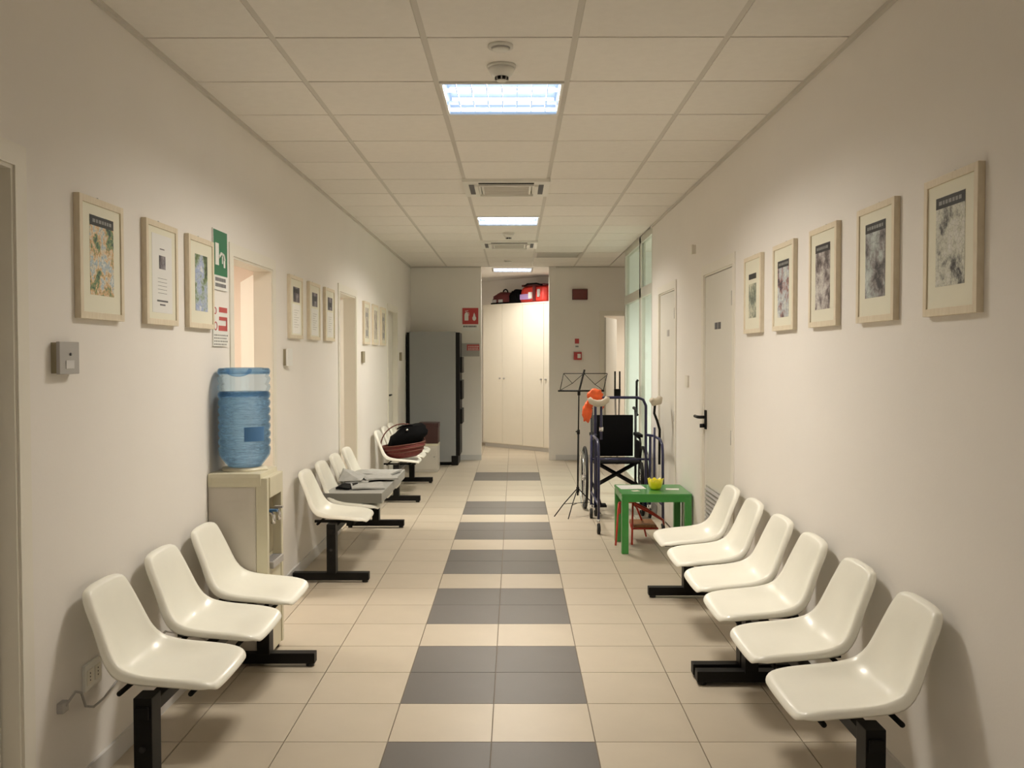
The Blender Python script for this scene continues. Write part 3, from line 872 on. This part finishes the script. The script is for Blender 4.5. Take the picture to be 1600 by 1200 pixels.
# extinguisher sign on the end wall
def back_sign(name, x0, x1, z0, z1, label, cat='sign', depth=.008, m='sign_white'):
    e = empty(name, ((x0 + x1) / 2, YB, (z0 + z1) / 2)); tag(e, label, cat)
    bx('plate', M[m], e, -(x1 - x0) / 2, (x1 - x0) / 2, -depth, 0, -(z1 - z0) / 2, (z1 - z0) / 2)
    return e
e = back_sign('extinguisher_sign', -.742, -.508, 1.84, 2.165, 'red fire extinguisher sign with white symbols above the grey machine')
bx('red_field', M['red'], e, -.113, .113, -.0088, -.008, -.072, .158)
bm = bmesh.new()
lathe(bm, [(.001, -.05), (.026, -.05), (.028, -.03), (.028, .03), (.02, .055), (.008, .065)], 12, (-.055, -.0095, .03), 'z', True, 1, .02)
sweep(bm, [(-.055, -.0095, .10), (-.075, -.0095, .115), (-.03, -.0095, .12)], .004, 6)
sweep(bm, [(-.05, -.0095, .10), (-.02, -.0095, .09), (-.018, -.0095, .05)], .003, 6)
lathe(bm, [(.001, -.055), (.022, -.04), (.028, -.012), (.016, .01), (.012, .035), (.001, .06)], 10, (.055, -.0095, .03), 'z', True, 1, .02)
mesh_obj('symbol', bm, M['sign_white'], e)
bm = bmesh.new(); x = -.10
while x < .09:
    l = rnd.uniform(.01, .02); box(bm, x, x + l, -.0086, -.008, -.115, -.09); x += l + .006
mesh_obj('lettering', bm, M['ink'], e)
e = back_sign('notice_sign', -.745, -.495, 1.475, 1.66, 'grey notice with a red strip behind the grey machine, under the extinguisher sign', m='plate_grey')
bx('red_field', M['red'], e, -.055, .12, -.0088, -.008, -.01, .075)
bm = bmesh.new()
for zz in (.05, .025, .002):
    x = -.04
    while x < .10:
        l = rnd.uniform(.01, .025); box(bm, x, x + l, -.0093, -.0088, zz - .006, zz + .004); x += l + .006
mesh_obj('lettering', bm, M['sign_white'], e)

def switch(name, side, yc, zc, w_, h_, label, m='plate_grey', d=.016, dots=True, cat='switch', group=None):
    x = XL if side < 0 else XR
    e = wall_plate(name, x, -side, yc, zc); tag(e, label, cat, group)
    bx('plate_side', M['casing' if m == 'casing' else 'dark_plastic'], e, 0, d * .6, -w_ / 2 + .003, w_ / 2 - .003, -h_ / 2 + .003, h_ / 2 - .003)  # the dark colour paints in the shadowed side of the plate
    f = bx('cover', M[m], e, d * .6, d, -w_ / 2, w_ / 2, -h_ / 2, h_ / 2, .003)
    if dots:
        lath('button', M['ink'], e, [(.005, d), (.005, d + .003)], 12, (0, .004, .012), 'x')
        bx('rocker', M['base'], e, d, d + .002, -.028, .028, -.035, -.008, .001)
    return e
switch('call_panel', -1, 3.065, 1.482, .135, .105, 'grey square wall panel with a small button, lower left of the first picture', 'plate_grey', .03)
switch('light_switch', -1, 6.08, 1.478, .13, .11, 'white switch with shade painted on its sides beside the first open door', 'sign_white', .03, False)
switch('light_switch', -1, 9.13, 1.475, .13, .11, 'dark grey switch beside the second open door on the left wall', 'dark_plastic', .02, False)
switch('light_switch', -1, 12.15, 1.475, .13, .11, 'dark switch beside the closed far door by the grey machine', 'dark_plastic', .02, False)
switch('light_switch', 1, 7.30, 1.29, .12, .09, 'pale square switch plate between the two doors on the right wall', 'casing', .012, False)
switch('door_sensor', 1, 7.02, 2.27, .05, .07, 'tiny box high on the right wall between the two doors', 'casing', .03, False, cat='sensor')
e = empty('alarm_light', (.925, YB, 2.35)); tag(e, 'dark red alarm light box high on the end wall right of the passage', 'alarm')
bx('housing', M['cloth_maroon'], e, -.108, .108, -.05, 0, -.075, .075, .006)
bx('lens', mat('red_lens', (.14, .012, .010), .25, coat=.5), e, -.096, .096, -.056, -.05, -.062, .062)
e = empty('fire_alarm_label', (.885, YB, 1.655)); tag(e, 'small red and white label above the red call point', 'sign')
bx('plate', M['sign_white'], e, -.034, .034, -.005, 0, -.075, .075)
bx('red_field', M['red'], e, -.03, .03, -.006, -.005, .0, .07); bx('lettering', M['headtext'], e, -.022, .022, -.006, -.005, -.05, -.03)
e = empty('fire_call_point', (.895, YB, 1.48)); tag(e, 'red square fire call point on the end wall', 'alarm')
bx('housing', M['red'], e, -.055, .055, -.045, 0, -.055, .055, .005); bx('glass_window', M['sign_white'], e, -.005, .04, -.047, -.045, -.03, .03)
e = empty('wall_socket', (.885, YB, .34)); tag(e, 'white wall socket low on the end wall', 'socket')
bx('plate', M['white_plastic'], e, -.04, .04, -.01, 0, -.04, .04, .003); bx('insert', M['casing'], e, -.025, .025, -.012, -.01, -.022, .022)
# socket and cable by the first bench
e = wall_plate('wall_socket', XL, 1, 3.245, .385); tag(e, 'double wall socket behind the nearest left seat', 'socket')
bx('plate', M['white_plastic'], e, 0, .012, -.065, .065, -.045, .045, .003)
for yy in (-.03, .03):
    s_ = bx('insert', M['casing'], e, .012, .014, yy - .022, yy + .022, -.025, .025, .001)
    for zz in (-.012, .0, .012): lath('hole', M['ink'], s_, [(.003, .014), (.003, .0145)], 8, (0, yy, zz), 'x')
bm = bmesh.new()
sweep(bm, [(XL + .02, 3.02, .355), (XL + .03, 3.07, .385), (XL + .035, 3.10, .37), (XL + .03, 3.14, .31), (XL + .03, 3.20, .285), (XL + .035, 3.27, .29),
           (XL + .03, 3.42, .315), (XL + .02, 3.60, .345), (XL + .02, 3.9, .34), (XL + .02, 4.3, .20), (XL + .03, 4.46, .12), (XL + .05, 4.52, .09)], .0045, 6)
tag(mesh_obj('power_cable', bm, M['plate_grey'], None, smooth=True), 'thin grey cable looping along the wall behind the nearest left bench', 'cable')
bm = bmesh.new(); box(bm, XL, XL + .022, 3.0, 3.04, .335, .37, 0, .005)
tag(mesh_obj('plug', bm, M['plate_grey'], None), 'grey plug block at the end of the cable low on the left wall', 'plug')

# ================================================================= PAPERS ON THE SECOND LEFT BENCH
bm = bmesh.new(); box(bm, 0, .425, 0, 1.42, -.018, .055, 0, .006)
e = mesh_obj('grey_folder_tray', bm, M['folder'], None, loc=(-1.372, 6.70, .452))
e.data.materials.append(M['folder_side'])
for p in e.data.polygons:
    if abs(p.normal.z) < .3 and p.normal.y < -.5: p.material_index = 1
tag(e, 'long flat grey cardboard tray lying across three seats of the left bench', 'tray')
def news(name, x, y, z, wd, ln, th, rz, label, m='news', lift=0.0):
    bm = bmesh.new(); n = 6
    top = []
    for i in range(n + 1):
        row = []
        for j in range(n + 1):
            u, v = i / n, j / n
            zz = lift * (u ** 3) * (0.5 + .5 * math.sin(3 * v)) + .004 * math.sin(5 * u + 3 * v)
            row.append((bm.verts.new(((u - .5) * wd, (v - .5) * ln, th + zz)), bm.verts.new(((u - .5) * wd, (v - .5) * ln, zz * .98))))
        top.append(row)
    for i in range(n):
        for j in range(n):
            bm.faces.new([top[i][j][0], top[i + 1][j][0], top[i + 1][j + 1][0], top[i][j + 1][0]])
            bm.faces.new([top[i][j][1], top[i][j + 1][1], top[i + 1][j + 1][1], top[i + 1][j][1]])
    ring = [(i, 0) for i in range(n)] + [(n, j) for j in range(n)] + [(i, n) for i in range(n, 0, -1)] + [(0, j) for j in range(n, 0, -1)]
    for k in range(len(ring)):
        a, b = ring[k], ring[(k + 1) % len(ring)]
        bm.faces.new([top[a[0]][a[1]][0], top[b[0]][b[1]][0], top[b[0]][b[1]][1], top[a[0]][a[1]][1]])
    o = mesh_obj(name, bm, M[m], None, loc=(x, y, z)); o.rotation_euler = (0, 0, R(rz)); tag(o, label, 'newspaper' if m == 'news' else 'book', 'papers on the grey tray')
    return o
ZT = .5125
news('newspaper', -1.10, 7.02, ZT, .24, .30, .010, 12, 'grey newspaper at the near front corner of the grey tray')
news('newspaper', -1.12, 7.80, ZT, .27, .34, .014, -14, 'folded grey newspaper at the far end of the grey tray')
news('newspaper', -1.09, 7.44, ZT + .01, .26, .30, .012, 25, 'crooked grey newspaper in the middle of the grey tray')
o = news('notebook', -1.245, 6.98, ZT, .10, .24, .014, -6, 'dark notebook lying on the near end of the grey tray', 'cloth_black')
o = news('newspaper', -1.22, 7.34, ZT, .17, .34, .014, 5, 'crumpled newspaper with one edge standing up against the seat backs')
bm = bmesh.new()
vs = [bm.verts.new(p) for p in ((-.08, -.16, .0), (.09, -.13, .0), (.085, .16, .01), (-.07, .17, .01), (-.055, -.05, .075), (.0, .04, .05), (-.09, .1, .07), (.02, -.1, .035))]
bmesh.ops.convex_hull(bm, input=vs)
tag(mesh_obj('crumpled_paper', bm, M['news'], None, loc=(-1.26, 7.30, ZT + .022)), 'crumpled grey paper peak standing on the papers by the seat backs', 'paper', 'papers on the grey tray')

# ================================================================= BASKET ON THE FAR LEFT BENCH
e = empty('wicker_basket', (-1.135, 9.72, .44)); e.rotation_euler = (0, R(-7), R(8)); tag(e, 'red wicker basket with a tall hoop handle on the far left bench', 'basket')
bm = bmesh.new(); lathe(bm, [(.13, .0), (.185, .03), (.215, .09), (.228, .135), (.218, .135), (.20, .09), (.17, .035), (.12, .02)], 32, (0, 0, 0), 'z', True, 1.0, .72)
mesh_obj('body', bm, M['wicker'], e, smooth=True)
for zz, rr in ((.138, .226), (.10, .222), (.065, .205)):
    tube('rim', M['cane'], e, [(rr * math.cos(R(t)), rr * .72 * math.sin(R(t)), zz) for t in range(0, 360, 15)], .007, 6, True)
tube('handle', M['cane'], e, [(.232 * math.cos(R(t)), .01 * math.sin(R(2 * t)), .11 + .235 * math.sin(R(t))) for t in range(0, 181, 10)], .0065, 8)
bm = bmesh.new(); bmesh.ops.create_icosphere(bm, subdivisions=3, radius=1)
q = random.Random(3)
for v in bm.verts:
    n_ = .10 * math.sin(5 * v.co.x + 2) * math.cos(4 * v.co.y + 1) + .06 * math.sin(9 * v.co.z + 3 * v.co.x)
    v.co *= 1 + n_; v.co = Vector((v.co.x * .205, v.co.y * .13, v.co.z * .125 + .07 * v.co.x))
e2 = empty('black_bag', (-1.105, 9.72, .645)); tag(e2, 'crumpled black bag stuffed in the red wicker basket', 'bag')
mesh_obj('body', bm, M['cloth_black'], e2, smooth=True)
lath('clasp', M['chrome'], e2, [(.012, -.1), (.012, -.112)], 10, (.01, 0, .085), 'y')
tube('strap', M['cloth_black'], e2, [(-.10, -.05, .09), (-.04, -.07, .125), (.05, -.07, .13), (.11, -.04, .10)], .008, 6)

# ================================================================= GREY MACHINE, BOXES
e = empty('grey_cabinet', (-1.095, 13.02, 0)); tag(e, 'tall grey metal machine with a black front edge by the end wall', 'cabinet')
bx('body', M['grey_panel'], e, -.325, .30, -.26, .26, .045, 1.81, .006)
bx('rear_panel', M['black'], e, -.362, -.325, -.255, .255, .05, 1.80)
bx('door', M['black'], e, .30, .355, -.262, .262, .13, 1.80, .008)
for zz, hh in ((1.36, .22), (1.02, .26), (.66, .20)):
    bx('door_module', M['black'], e, .355, .385, -.20, .20, zz - hh / 2, zz + hh / 2, .006)
bx('plinth', M['black'], e, .24, .33, -.27, .255, .0, .13)
for xx in (-.30,):
    for yy in (-.22, .22): lath('foot', M['black'], e, [(.022, 0), (.022, .048)], 10, (xx, yy, 0))
bx('base_strip', M['black'], e, -.325, .24, -.255, .255, .022, .045)
e = empty('beige_box', (-1.135, 12.18, 0)); tag(e, 'low beige cabinet standing on the floor in front of the grey machine', 'box')
bx('body', M['beige_metal'], e, -.155, .155, -.16, .16, .0, .36, .006); bx('lid', M['beige_plastic'], e, -.158, .158, -.163, .163, .335, .362, .004)
bx('door', M['beige_metal'], e, -.135, .135, -.166, -.16, .03, .31, .003); lath('knob', M['chrome'], e, [(.008, -.166), (.010, -.18)], 10, (.11, 0, .2), 'y')
e = empty('brown_box', (-1.11, 12.17, .364)); tag(e, 'dark brown box on top of the low beige cabinet', 'box')
bx('body', M['brown_box'], e, -.12, .13, -.14, .14, .0, .23, .004); bx('lid', M['brown_box'], e, -.125, .135, -.145, .145, .20, .262, .004)

# ================================================================= WARDROBE AND BAGS IN THE PASSAGE
WA = math.atan2(-1.08, 1.05)
e = empty('wardrobe', (-.525, 15.50, 0), WA); tag(e, 'tall cream wardrobe with folding doors set slantwise in the passage', 'wardrobe')
L_ = 1.85
bx('carcass', M['wardrobe'], e, 0.0, L_, .03, .36, .06, 2.30, .004)
bx('plinth', M['base'], e, 0.02, L_ - .02, .04, .35, 0, .06)
nd = 4; dw = L_ / nd
for k in range(nd):
    d = bx('door', M['wardrobe'], e, k * dw + .003, (k + 1) * dw - .003, .008, .03, .07, 2.29, .003)
    lath('knob', M['plate_grey'], d, [(.012, .008), (.014, -.014)], 10, ((k + 1) * dw - .05 if k % 2 == 0 else k * dw + .05, 0, 1.12), 'y')
bx('top_board', M['wardrobe'], e, -.01, L_ + .01, 0, .37, 2.29, 2.315, .003)
def on_ward(x, y, z):
    return (-.525 + x * math.cos(WA) - y * math.sin(WA), 15.50 + x * math.sin(WA) + y * math.cos(WA), z)
def duffel(name, x, wd, dp, ht, cols, label, red=False):
    e = empty(name, on_ward(x, .20, 2.316), WA); tag(e, label, 'bag')
    bm = bmesh.new(); box(bm, -wd / 2, wd / 2, -dp / 2, dp / 2, 0, ht)
    bmesh.ops.subdivide_edges(bm, edges=bm.edges, cuts=5, use_grid_fill=True)
    for v in bm.verts:
        u = v.co.x / (wd / 2); t = v.co.z / ht
        v.co.z *= 1 - (.30 if not red else .08) * abs(u) ** 2.2 * t
        v.co.y *= 1 - .25 * t ** 3
        v.co.x *= 1 - .06 * t ** 2
        v.co.z += .006 * math.sin(18 * v.co.x + 3)* t
    bmesh.ops.bevel(bm, geom=[ed for ed in bm.edges if len(ed.link_faces) == 2 and ed.calc_face_angle(0) > .8], offset=.02, segments=2, affect='EDGES')
    mesh_obj('body', bm, M[cols[0]], e, smooth=True)
    return e
e = duffel('sports_bag', .36, .44, .26, .20, ('cloth_maroon',), 'dark maroon holdall with a loop handle on top of the wardrobe')
tube('handle', M['cloth_black'], e, arc((.03, -.05, .185), .055, -10, 190, 10), .011, 8)
bx('stripe', M['plate_grey'], e, -.19, -.10, -.145, -.128, .03, .075, .003); bx('stripe', M['plate_grey'], e, -.04, .05, -.145, -.128, .03, .075, .003)
bx('base_panel', M['cloth_black'], e, -.225, .225, -.14, .14, -.0, .028, .004)
e = duffel('rucksack', .66, .24, .26, .23, ('cloth_black',), 'black bag squeezed between the maroon and red bags on the wardrobe')
tube('strap', M['cloth_black'], e, [(-.08, -.13, .03), (-.07, -.15, .12), (-.03, -.12, .2)], .01, 6)
tube('strap', M['cloth_black'], e, [(.08, -.13, .03), (.07, -.15, .12), (.03, -.12, .2)], .01, 6)
e = duffel('red_bag', 1.09, .56, .28, .27, ('bag_red',), 'bright red bag with a lilac card on its front, on top of the wardrobe', True)
bx('top_panel', M['cloth_maroon'], e, -.26, .26, -.12, .12, .255, .285, .01)
bx('front_pocket', M['lilac'], e, -.26, -.03, -.158, -.138, .05, .135, .004); bx('label_patch', M['sign_white'], e, -.07, .0, -.162, -.138, .06, .16, .003)
bx('side_pocket', M['cloth_maroon'], e, .02, .075, -.158, -.138, .02, .25, .004); bx('label_patch', M['plate_grey'], e, .12, .17, -.158, -.138, .08, .2, .003)
tube('strap', M['cloth_black'], e, [(-.2, -.12, .26), (-.1, -.15, .29), (.1, -.15, .29), (.2, -.12, .26)], .012, 6)

# ================================================================= MUSIC STAND
e = empty('music_stand', (.565, 8.72, 0)); tag(e, 'thin black folding music stand with open wire desk', 'music stand')
tube('pole', M['black'], e, [(.02, 0, .19), (.025, 0, .80)], .0085); tube('inner_pole', M['black'], e, [(.025, 0, .78), (.03, .0, 1.17)], .006)
lath('collar', M['black'], e, [(.014, .76), (.014, .80)], 10, (.025, 0, 0)); tube('knob', M['black'], e, [(.025, 0, .78), (.0, 0, .785)], .006, 6)
lath('collar', M['black'], e, [(.014, 1.12), (.014, 1.16)], 10, (.03, 0, 0))
lath('hub', M['black'], e, [(.014, .22), (.014, .27)], 10, (.02, 0, 0))
for a in (200, 245, 20):
    d = Vector((math.cos(R(a)), math.sin(R(a)), 0))
    lg = tube('leg', M['black'], e, [(.02 + d.x * .01, d.y * .01, .25), (.02 + d.x * .14, d.y * .14, .12), (.02 + d.x * .235, d.y * .235, .008)], .005, 6)
    tube('brace', M['black'], lg, [(.02, 0, .12), (.02 + d.x * .14, d.y * .14, .12)], .003, 6)
ty_, tl = .0, .05
def dk(x, t): return (x, -.01 + t * .05, 1.165 + t * .155)
tube('desk_ledge', M['black'], e, [(-.165, -.03, 1.162), (.26, -.03, 1.162)], .009, 6)
tube('desk_bar', M['black'], e, [dk(-.11, 1), dk(.295, 1)], .004, 6)
tube('desk_bar', M['black'], e, [dk(-.145, 0), dk(-.11, 1)], .004, 6)
tube('desk_bar', M['black'], e, [dk(.255, 0), dk(.295, 1)], .004, 6)
bm = bmesh.new()
sweep(bm, [dk(.03, -.05), dk(.085, 1.22)], .010, 6); mesh_obj('spine', bm, M['black'], e)
for p, q_ in (((-.11, 1), (-.03, .42)), ((-.03, .42), (.075, 1)), ((-.03, .42), (-.145, 0)), ((.08, 1), (.18, .35)), ((.18, .35), (.255, 0)), ((.18, .35), (.29, .9))):
    tube('wire', M['black'], e, [dk(*p), dk(*q_)], .0028, 5)

# ================================================================= WHEELCHAIR
WX, WY = .972, 9.05
e = empty('wheelchair', (WX, WY, 0)); tag(e, 'wheelchair with black seat and back facing the camera, behind the blue walking frame', 'wheelchair')
def wheel(parent, name, x, y, r, tr, spokes, m_t, rim=True):
    wl = empty(name, (x, y, r + tr * .0)); wl.parent = parent
    tube('tyre', m_t, wl, [(0, r * math.cos(R(t)) - 0, r * math.sin(R(t))) for t in range(0, 360, 12)], tr, 8, True)
    lath('hub', M['chrome'], wl, [(.028, -.03), (.028, .03)], 12, (0, 0, 0), 'x')
    if rim:
        tube('hand_rim', M['chrome'], wl, [((.03 if x > 0 else -.03), (r - .03) * math.cos(R(t)), (r - .03) * math.sin(R(t))) for t in range(0, 360, 12)], .007, 6, True)
    bm = bmesh.new()
    for k in range(spokes):
        a = 2 * math.pi * k / spokes
        sweep(bm, [(.012 * (-1) ** k, .02 * math.cos(a), .02 * math.sin(a)), (0, (r - tr) * math.cos(a + .2 * (-1) ** k), (r - tr) * math.sin(a + .2 * (-1) ** k))], .0017, 4)
    mesh_obj('spokes', bm, M['chrome'], wl)
    return wl
for sx in (-1, 1):
    wheel(e, 'rear_wheel', sx * .285, .15, .295, .014, 18, M['rubber'])
    x = sx * .215
    tube('side_frame', M['black'], e, [(x, .20, .93), (x, .20, .25), (x, -.28, .22)], .012)
    tube('side_frame', M['black'], e, [(x, .20, .48), (x, -.28, .48), (x, -.33, .42), (x, -.40, .20)], .012)
    tube('side_frame', M['black'], e, [(x, -.28, .48), (x, -.28, .16)], .012)
    tube('push_handle', M['black'], e, [(x, .20, .90), (x, .22, .96), (x, .32, .965)], .012)
    lath('grip', M['rubber'], e, [(.016, .26), (.016, .34)], 10, (x, 0, .965), 'y')
    ar = tube('armrest_frame', M['black'], e, [(x, .20, .70), (x, -.12, .70), (x, -.17, .66), (x, -.17, .48)], .010)
    bx('arm_pad', M['nylon'], ar, x - .028, x + .028, -.14, .16, .71, .74, .008)
    bx('side_panel', M['nylon'], e, x - .004, x + .004, -.16, .19, .49, .67)
    lath('caster_fork', M['black'], e, [(.014, .12), (.014, .20)], 10, (x, -.28, 0))
    cw_ = wheel(e, 'caster', x, -.30, .075, .016, 6, M['rubber'], False)
    hg = tube('footrest_hanger', M['black'], e, [(x, -.38, .24), (x * .85, -.44, .12)], .010)
    bx('footplate', M['nylon'], e, x * .85 - .06, x * .85 + .05, -.50, -.36, .105, .125, .006)
bm = bmesh.new(); box(bm, -.20, .20, -.27, .19, .475, .492, 0, .006); mesh_obj('seat', bm, M['nylon'], e)
bm = bmesh.new(); box(bm, -.20, .19, .185, .205, .50, .905, 0, .008); mesh_obj('backrest', bm, M['nylon'], e)
for dy, a in ((-.03, 1), (.0, -1)):
    bm = bmesh.new(); sweep(bm, [(-a * .21, dy, .235), (a * .21, dy, .47)], .019, 4); mesh_obj('cross_brace', bm, M['black'], e)

# ================================================================= UNDERARM WALKING FRAME
e = empty('walking_frame', (0, 0, 0)); e.location = (.965, 8.2, 0); tag(e, 'tall navy blue walking frame on small wheels with underarm pads, beside the door', 'walking frame')
def W(x, y, z): return (x - .965, y - 8.2, z)
lx, rx = .70, 1.235
tube('handle_bar', M['navy'], e, [W(.735, 8.58, .10), W(.735, 8.58, 1.04), W(.75, 8.58, 1.085), W(.79, 8.58, 1.105), W(1.12, 8.58, 1.105), W(1.17, 8.58, 1.085), W(1.195, 8.58, 1.03), W(1.195, 8.58, .10)], .013, 10)
for x, nm in ((lx, 'left'), (rx, 'right')):
    s_ = 1 if x > 1 else -1
    tube('side_rail', M['navy'], e, [W(x - s_ * .04, 8.58, .765), W(x, 8.35, .775), W(x, 7.98, .775), W(x, 7.88, .74), W(x, 7.85, .66), W(x, 7.83, .12)], .012, 10)
    tube('lower_rail', M['navy'], e, [W(x, 7.84, .24), W(x, 8.58, .24)], .010, 8)
    tube('rear_leg', M['navy'], e, [W(x, 8.58, .765), W(x, 8.60, .12)], .012, 8)
    for yy in (7.83, 8.60):
        lath('caster_fork', M['chrome'], e, [(.012, .075), (.016, .125)], 10, W(x, yy, 0))
        wl = empty('caster', W(x, yy, .045)); wl.parent = e
        lath('tyre', M['rubber'], wl, [(.030, -.014), (.044, -.011), (.045, .011), (.030, .014)], 20, (0, 0, 0), 'x')
        lath('hub', M['pad'], wl, [(.026, -.017), (.026, .017)], 14, (0, 0, 0), 'x')
    if x < 1:
        tube('pad_post', M['navy'], e, [W(x + .04, 8.05, .77), W(x + .04, 8.05, 1.07)], .011, 8); px, py = x + .02, 8.05
        lath('clamp', M['chrome'], e, [(.018, .84), (.018, .875)], 10, W(x + .04, 8.05, 0))
    else:
        tube('pad_post', M['black'], e, [W(x + .01, 8.10, .55), W(x + .012, 8.10, .85), W(x - .012, 8.10, .93), W(x - .035, 8.10, .99), W(x - .03, 8.10, 1.07)], .011, 8); px, py = x - .02, 8.10
        tube('pad_post', M['navy'], e, [W(x - .015, 8.22, .24), W(x - .015, 8.22, .86)], .010, 8)
    pad = bmesh.new()
    sweep(pad, [W(px - .085, py, 1.125), W(px - .065, py, 1.095), W(px - .02, py, 1.078), W(px + .03, py, 1.082), W(px + .065, py, 1.105), W(px + .075, py, 1.135)] if x < 1 else
          [W(px - .045, py - .02, 1.11), W(px - .02, py, 1.085), W(px + .025, py + .02, 1.095), W(px + .04, py + .04, 1.125)], [.018, .026, .031, .031, .027, .019] if x < 1 else [.022, .034, .034, .024], 10)
    mesh_obj('underarm_pad', pad, M['pad'], e, smooth=True)
tube('cross_bar', M['navy'], e, [W(lx, 8.60, .54), W(rx, 8.60, .54)], .010, 8)
# orange cloth hanging on the frame
bm = bmesh.new()
for c, s3 in ((W(.69, 8.12, 1.14), (.066, .030, .062)), (W(.625, 8.13, 1.0), (.042, .03, .085)), (W(.65, 8.12, 1.075), (.03, .025, .05)), (W(.755, 8.12, 1.07), (.022, .015, .045))):
    r_ = bmesh.ops.create_icosphere(bm, subdivisions=3, radius=1)
    for v in r_['verts']:
        k = 1 + .16 * math.sin(7 * v.co.x + c[0] * 9) * math.cos(6 * v.co.z + 2) + .10 * math.sin(13 * v.co.z + 5 * v.co.y)
        v.co = Vector((v.co.x * s3[0] * k + c[0] + .965, v.co.y * s3[1] * k + c[1] + 8.2, v.co.z * s3[2] * k + c[2]))
tag(mesh_obj('orange_cloth', bm, M['orange'], None, smooth=True), 'crumpled orange cloth hung over the left pad of the walking frame', 'cloth')

# crutch by the far door
e = empty('crutch', (1.405, 12.9, 0)); tag(e, 'grey and black crutch standing upright by the far corner door', 'crutch')
for dx in (-.032, .032): tube('upright', M['black'], e, [(dx, 0, .98), (dx, 0, 1.27)], .011, 8)
bx('grip', M['black'], e, -.045, .045, -.02, .02, .93, 1.03, .008)
for dx in (-.028, .028): tube('lower_upright', M['plate_grey'], e, [(dx, 0, .94), (dx * .5, 0, .30)], .012, 8)
tube('shaft', M['plate_grey'], e, [(0, 0, .34), (0, 0, .02)], .012, 8); lath('tip', M['rubber'], e, [(.02, 0), (.016, .04)], 10)

# ================================================================= GREEN TABLE AND WHAT IS ON AND UNDER IT
TX0, TX1, TY0, TY1, TZ = .800, 1.327, 7.03, 7.56, .452
e = empty('children_table', ((TX0 + TX1) / 2, (TY0 + TY1) / 2, 0)); tag(e, 'low green plastic children table by the right wall', 'table')
hx, hy = (TX1 - TX0) / 2, (TY1 - TY0) / 2
bx('tabletop', M['green_plastic'], e, -hx, hx, -hy, hy, TZ - .018, TZ, .006)
bm = bmesh.new()
for b in ((-hx + .004, hx - .004, -hy + .004, -hy + .016), (-hx + .004, hx - .004, hy - .016, hy - .004), (-hx + .004, -hx + .016, -hy, hy), (hx - .016, hx - .004, -hy, hy)): box(bm, b[0], b[1], b[2], b[3], TZ - .062, TZ - .016)
mesh_obj('apron', bm, M['green_plastic'], e)
for sx in (-1, 1):
    for sy in (-1, 1):
        bm = bmesh.new(); x, y = sx * (hx - .028), sy * (hy - .028)
        box(bm, x - .026, x + .026, y - .026, y + .026, 0, TZ - .03, 0, .006); mesh_obj('leg', bm, M['green_plastic'], e)
def sheet(name, x, y, z, w_, l_, rz, label, m='paper', th=.0015):
    bm = bmesh.new(); box(bm, -w_ / 2, w_ / 2, -l_ / 2, l_ / 2, 0, th); o = mesh_obj(name, bm, M[m], None, loc=(x, y, z)); o.rotation_euler = (0, 0, R(rz)); tag(o, label, 'paper'); return o
sheet('paper_sheet', .915, 7.40, TZ + .0005, .20, .22, 4, 'large white drawing sheet at the back left of the green table')
sheet('paper_sheet', .925, 7.19, TZ + .0005, .055, .05, 20, 'small cream paper scrap near the front edge of the green table', 'mat')
sheet('paper_sheet', 1.22, 7.28, TZ + .0005, .10, .08, -10, 'small pale paper near the right side of the green table')
e = empty('yellow_bowl', (1.09, 7.28, TZ + .001)); tag(e, 'small bright yellow bowl with a wavy rim on the green table', 'bowl')
bm = bmesh.new(); n = 32; rings = []
for i, (r_, z_) in enumerate([(.001, .002), (.036, .0), (.046, .018), (.054, .045), (.060, .078), (.055, .078), (.049, .045), (.040, .02), (.001, .012)]):
    rings.append([bm.verts.new((r_ * math.cos(2 * math.pi * j / n) * (1 + .04 * math.cos(8 * 2 * math.pi * j / n)), r_ * math.sin(2 * math.pi * j / n) * (1 + .04 * math.cos(8 * 2 * math.pi * j / n)),
                              z_ + (.008 * math.cos(8 * 2 * math.pi * j / n) if i in (4, 5) else 0))) for j in range(n)])
for a, b in zip(rings, rings[1:]):
    for j in range(n): bm.faces.new((a[j], a[(j + 1) % n], b[(j + 1) % n], b[j]))
mesh_obj('body', bm, M['yellow'], e, smooth=True)
# red children chair pushed under the table
e = empty('children_chair', (.97, 7.5, 0)); tag(e, 'small red tubular children chair with brown seat under the green table', 'chair')
def K(x, y, z): return (x - .97, y - 7.5, z)
tube('leg', M['red_tube'], e, [K(.785, 7.30, .01), K(.815, 7.36, .33)], .008, 8)
tube('leg', M['red_tube'], e, [K(.915, 7.33, .01), K(.93, 7.40, .335)], .008, 8)
tube('leg', M['red_tube'], e, [K(1.075, 7.68, .01), K(1.04, 7.62, .13), K(.95, 7.48, .33)], .008, 8)
tube('leg', M['red_tube'], e, [K(.86, 7.78, .01), K(.85, 7.60, .13), K(.83, 7.42, .33)], .008, 8)
tube('back_rail', M['red_tube'], e, [K(.815, 7.36, .335), K(.93, 7.40, .335), K(1.05, 7.47, .27), K(1.19, 7.54, .17), K(1.20, 7.56, .13)], .009, 8)
tube('back_rail', M['red_tube'], e, [K(.95, 7.48, .30), K(1.07, 7.54, .235), K(1.19, 7.60, .16)], .008, 8)
bm = bmesh.new(); box(bm, -.035, .145, -.12, .16, .135, .155, 0, .005); mesh_obj('seat', bm, M['wood'], e)
tube('seat_rail', M['red_tube'], e, [K(.92, 7.37, .13), K(1.12, 7.37, .13)], .008, 8); tube('seat_rail', M['red_tube'], e, [K(.92, 7.37, .13), K(.94, 7.67, .13)], .008, 8)
tube('seat_rail', M['red_tube'], e, [K(1.12, 7.37, .13), K(1.12, 7.67, .13)], .008, 8)
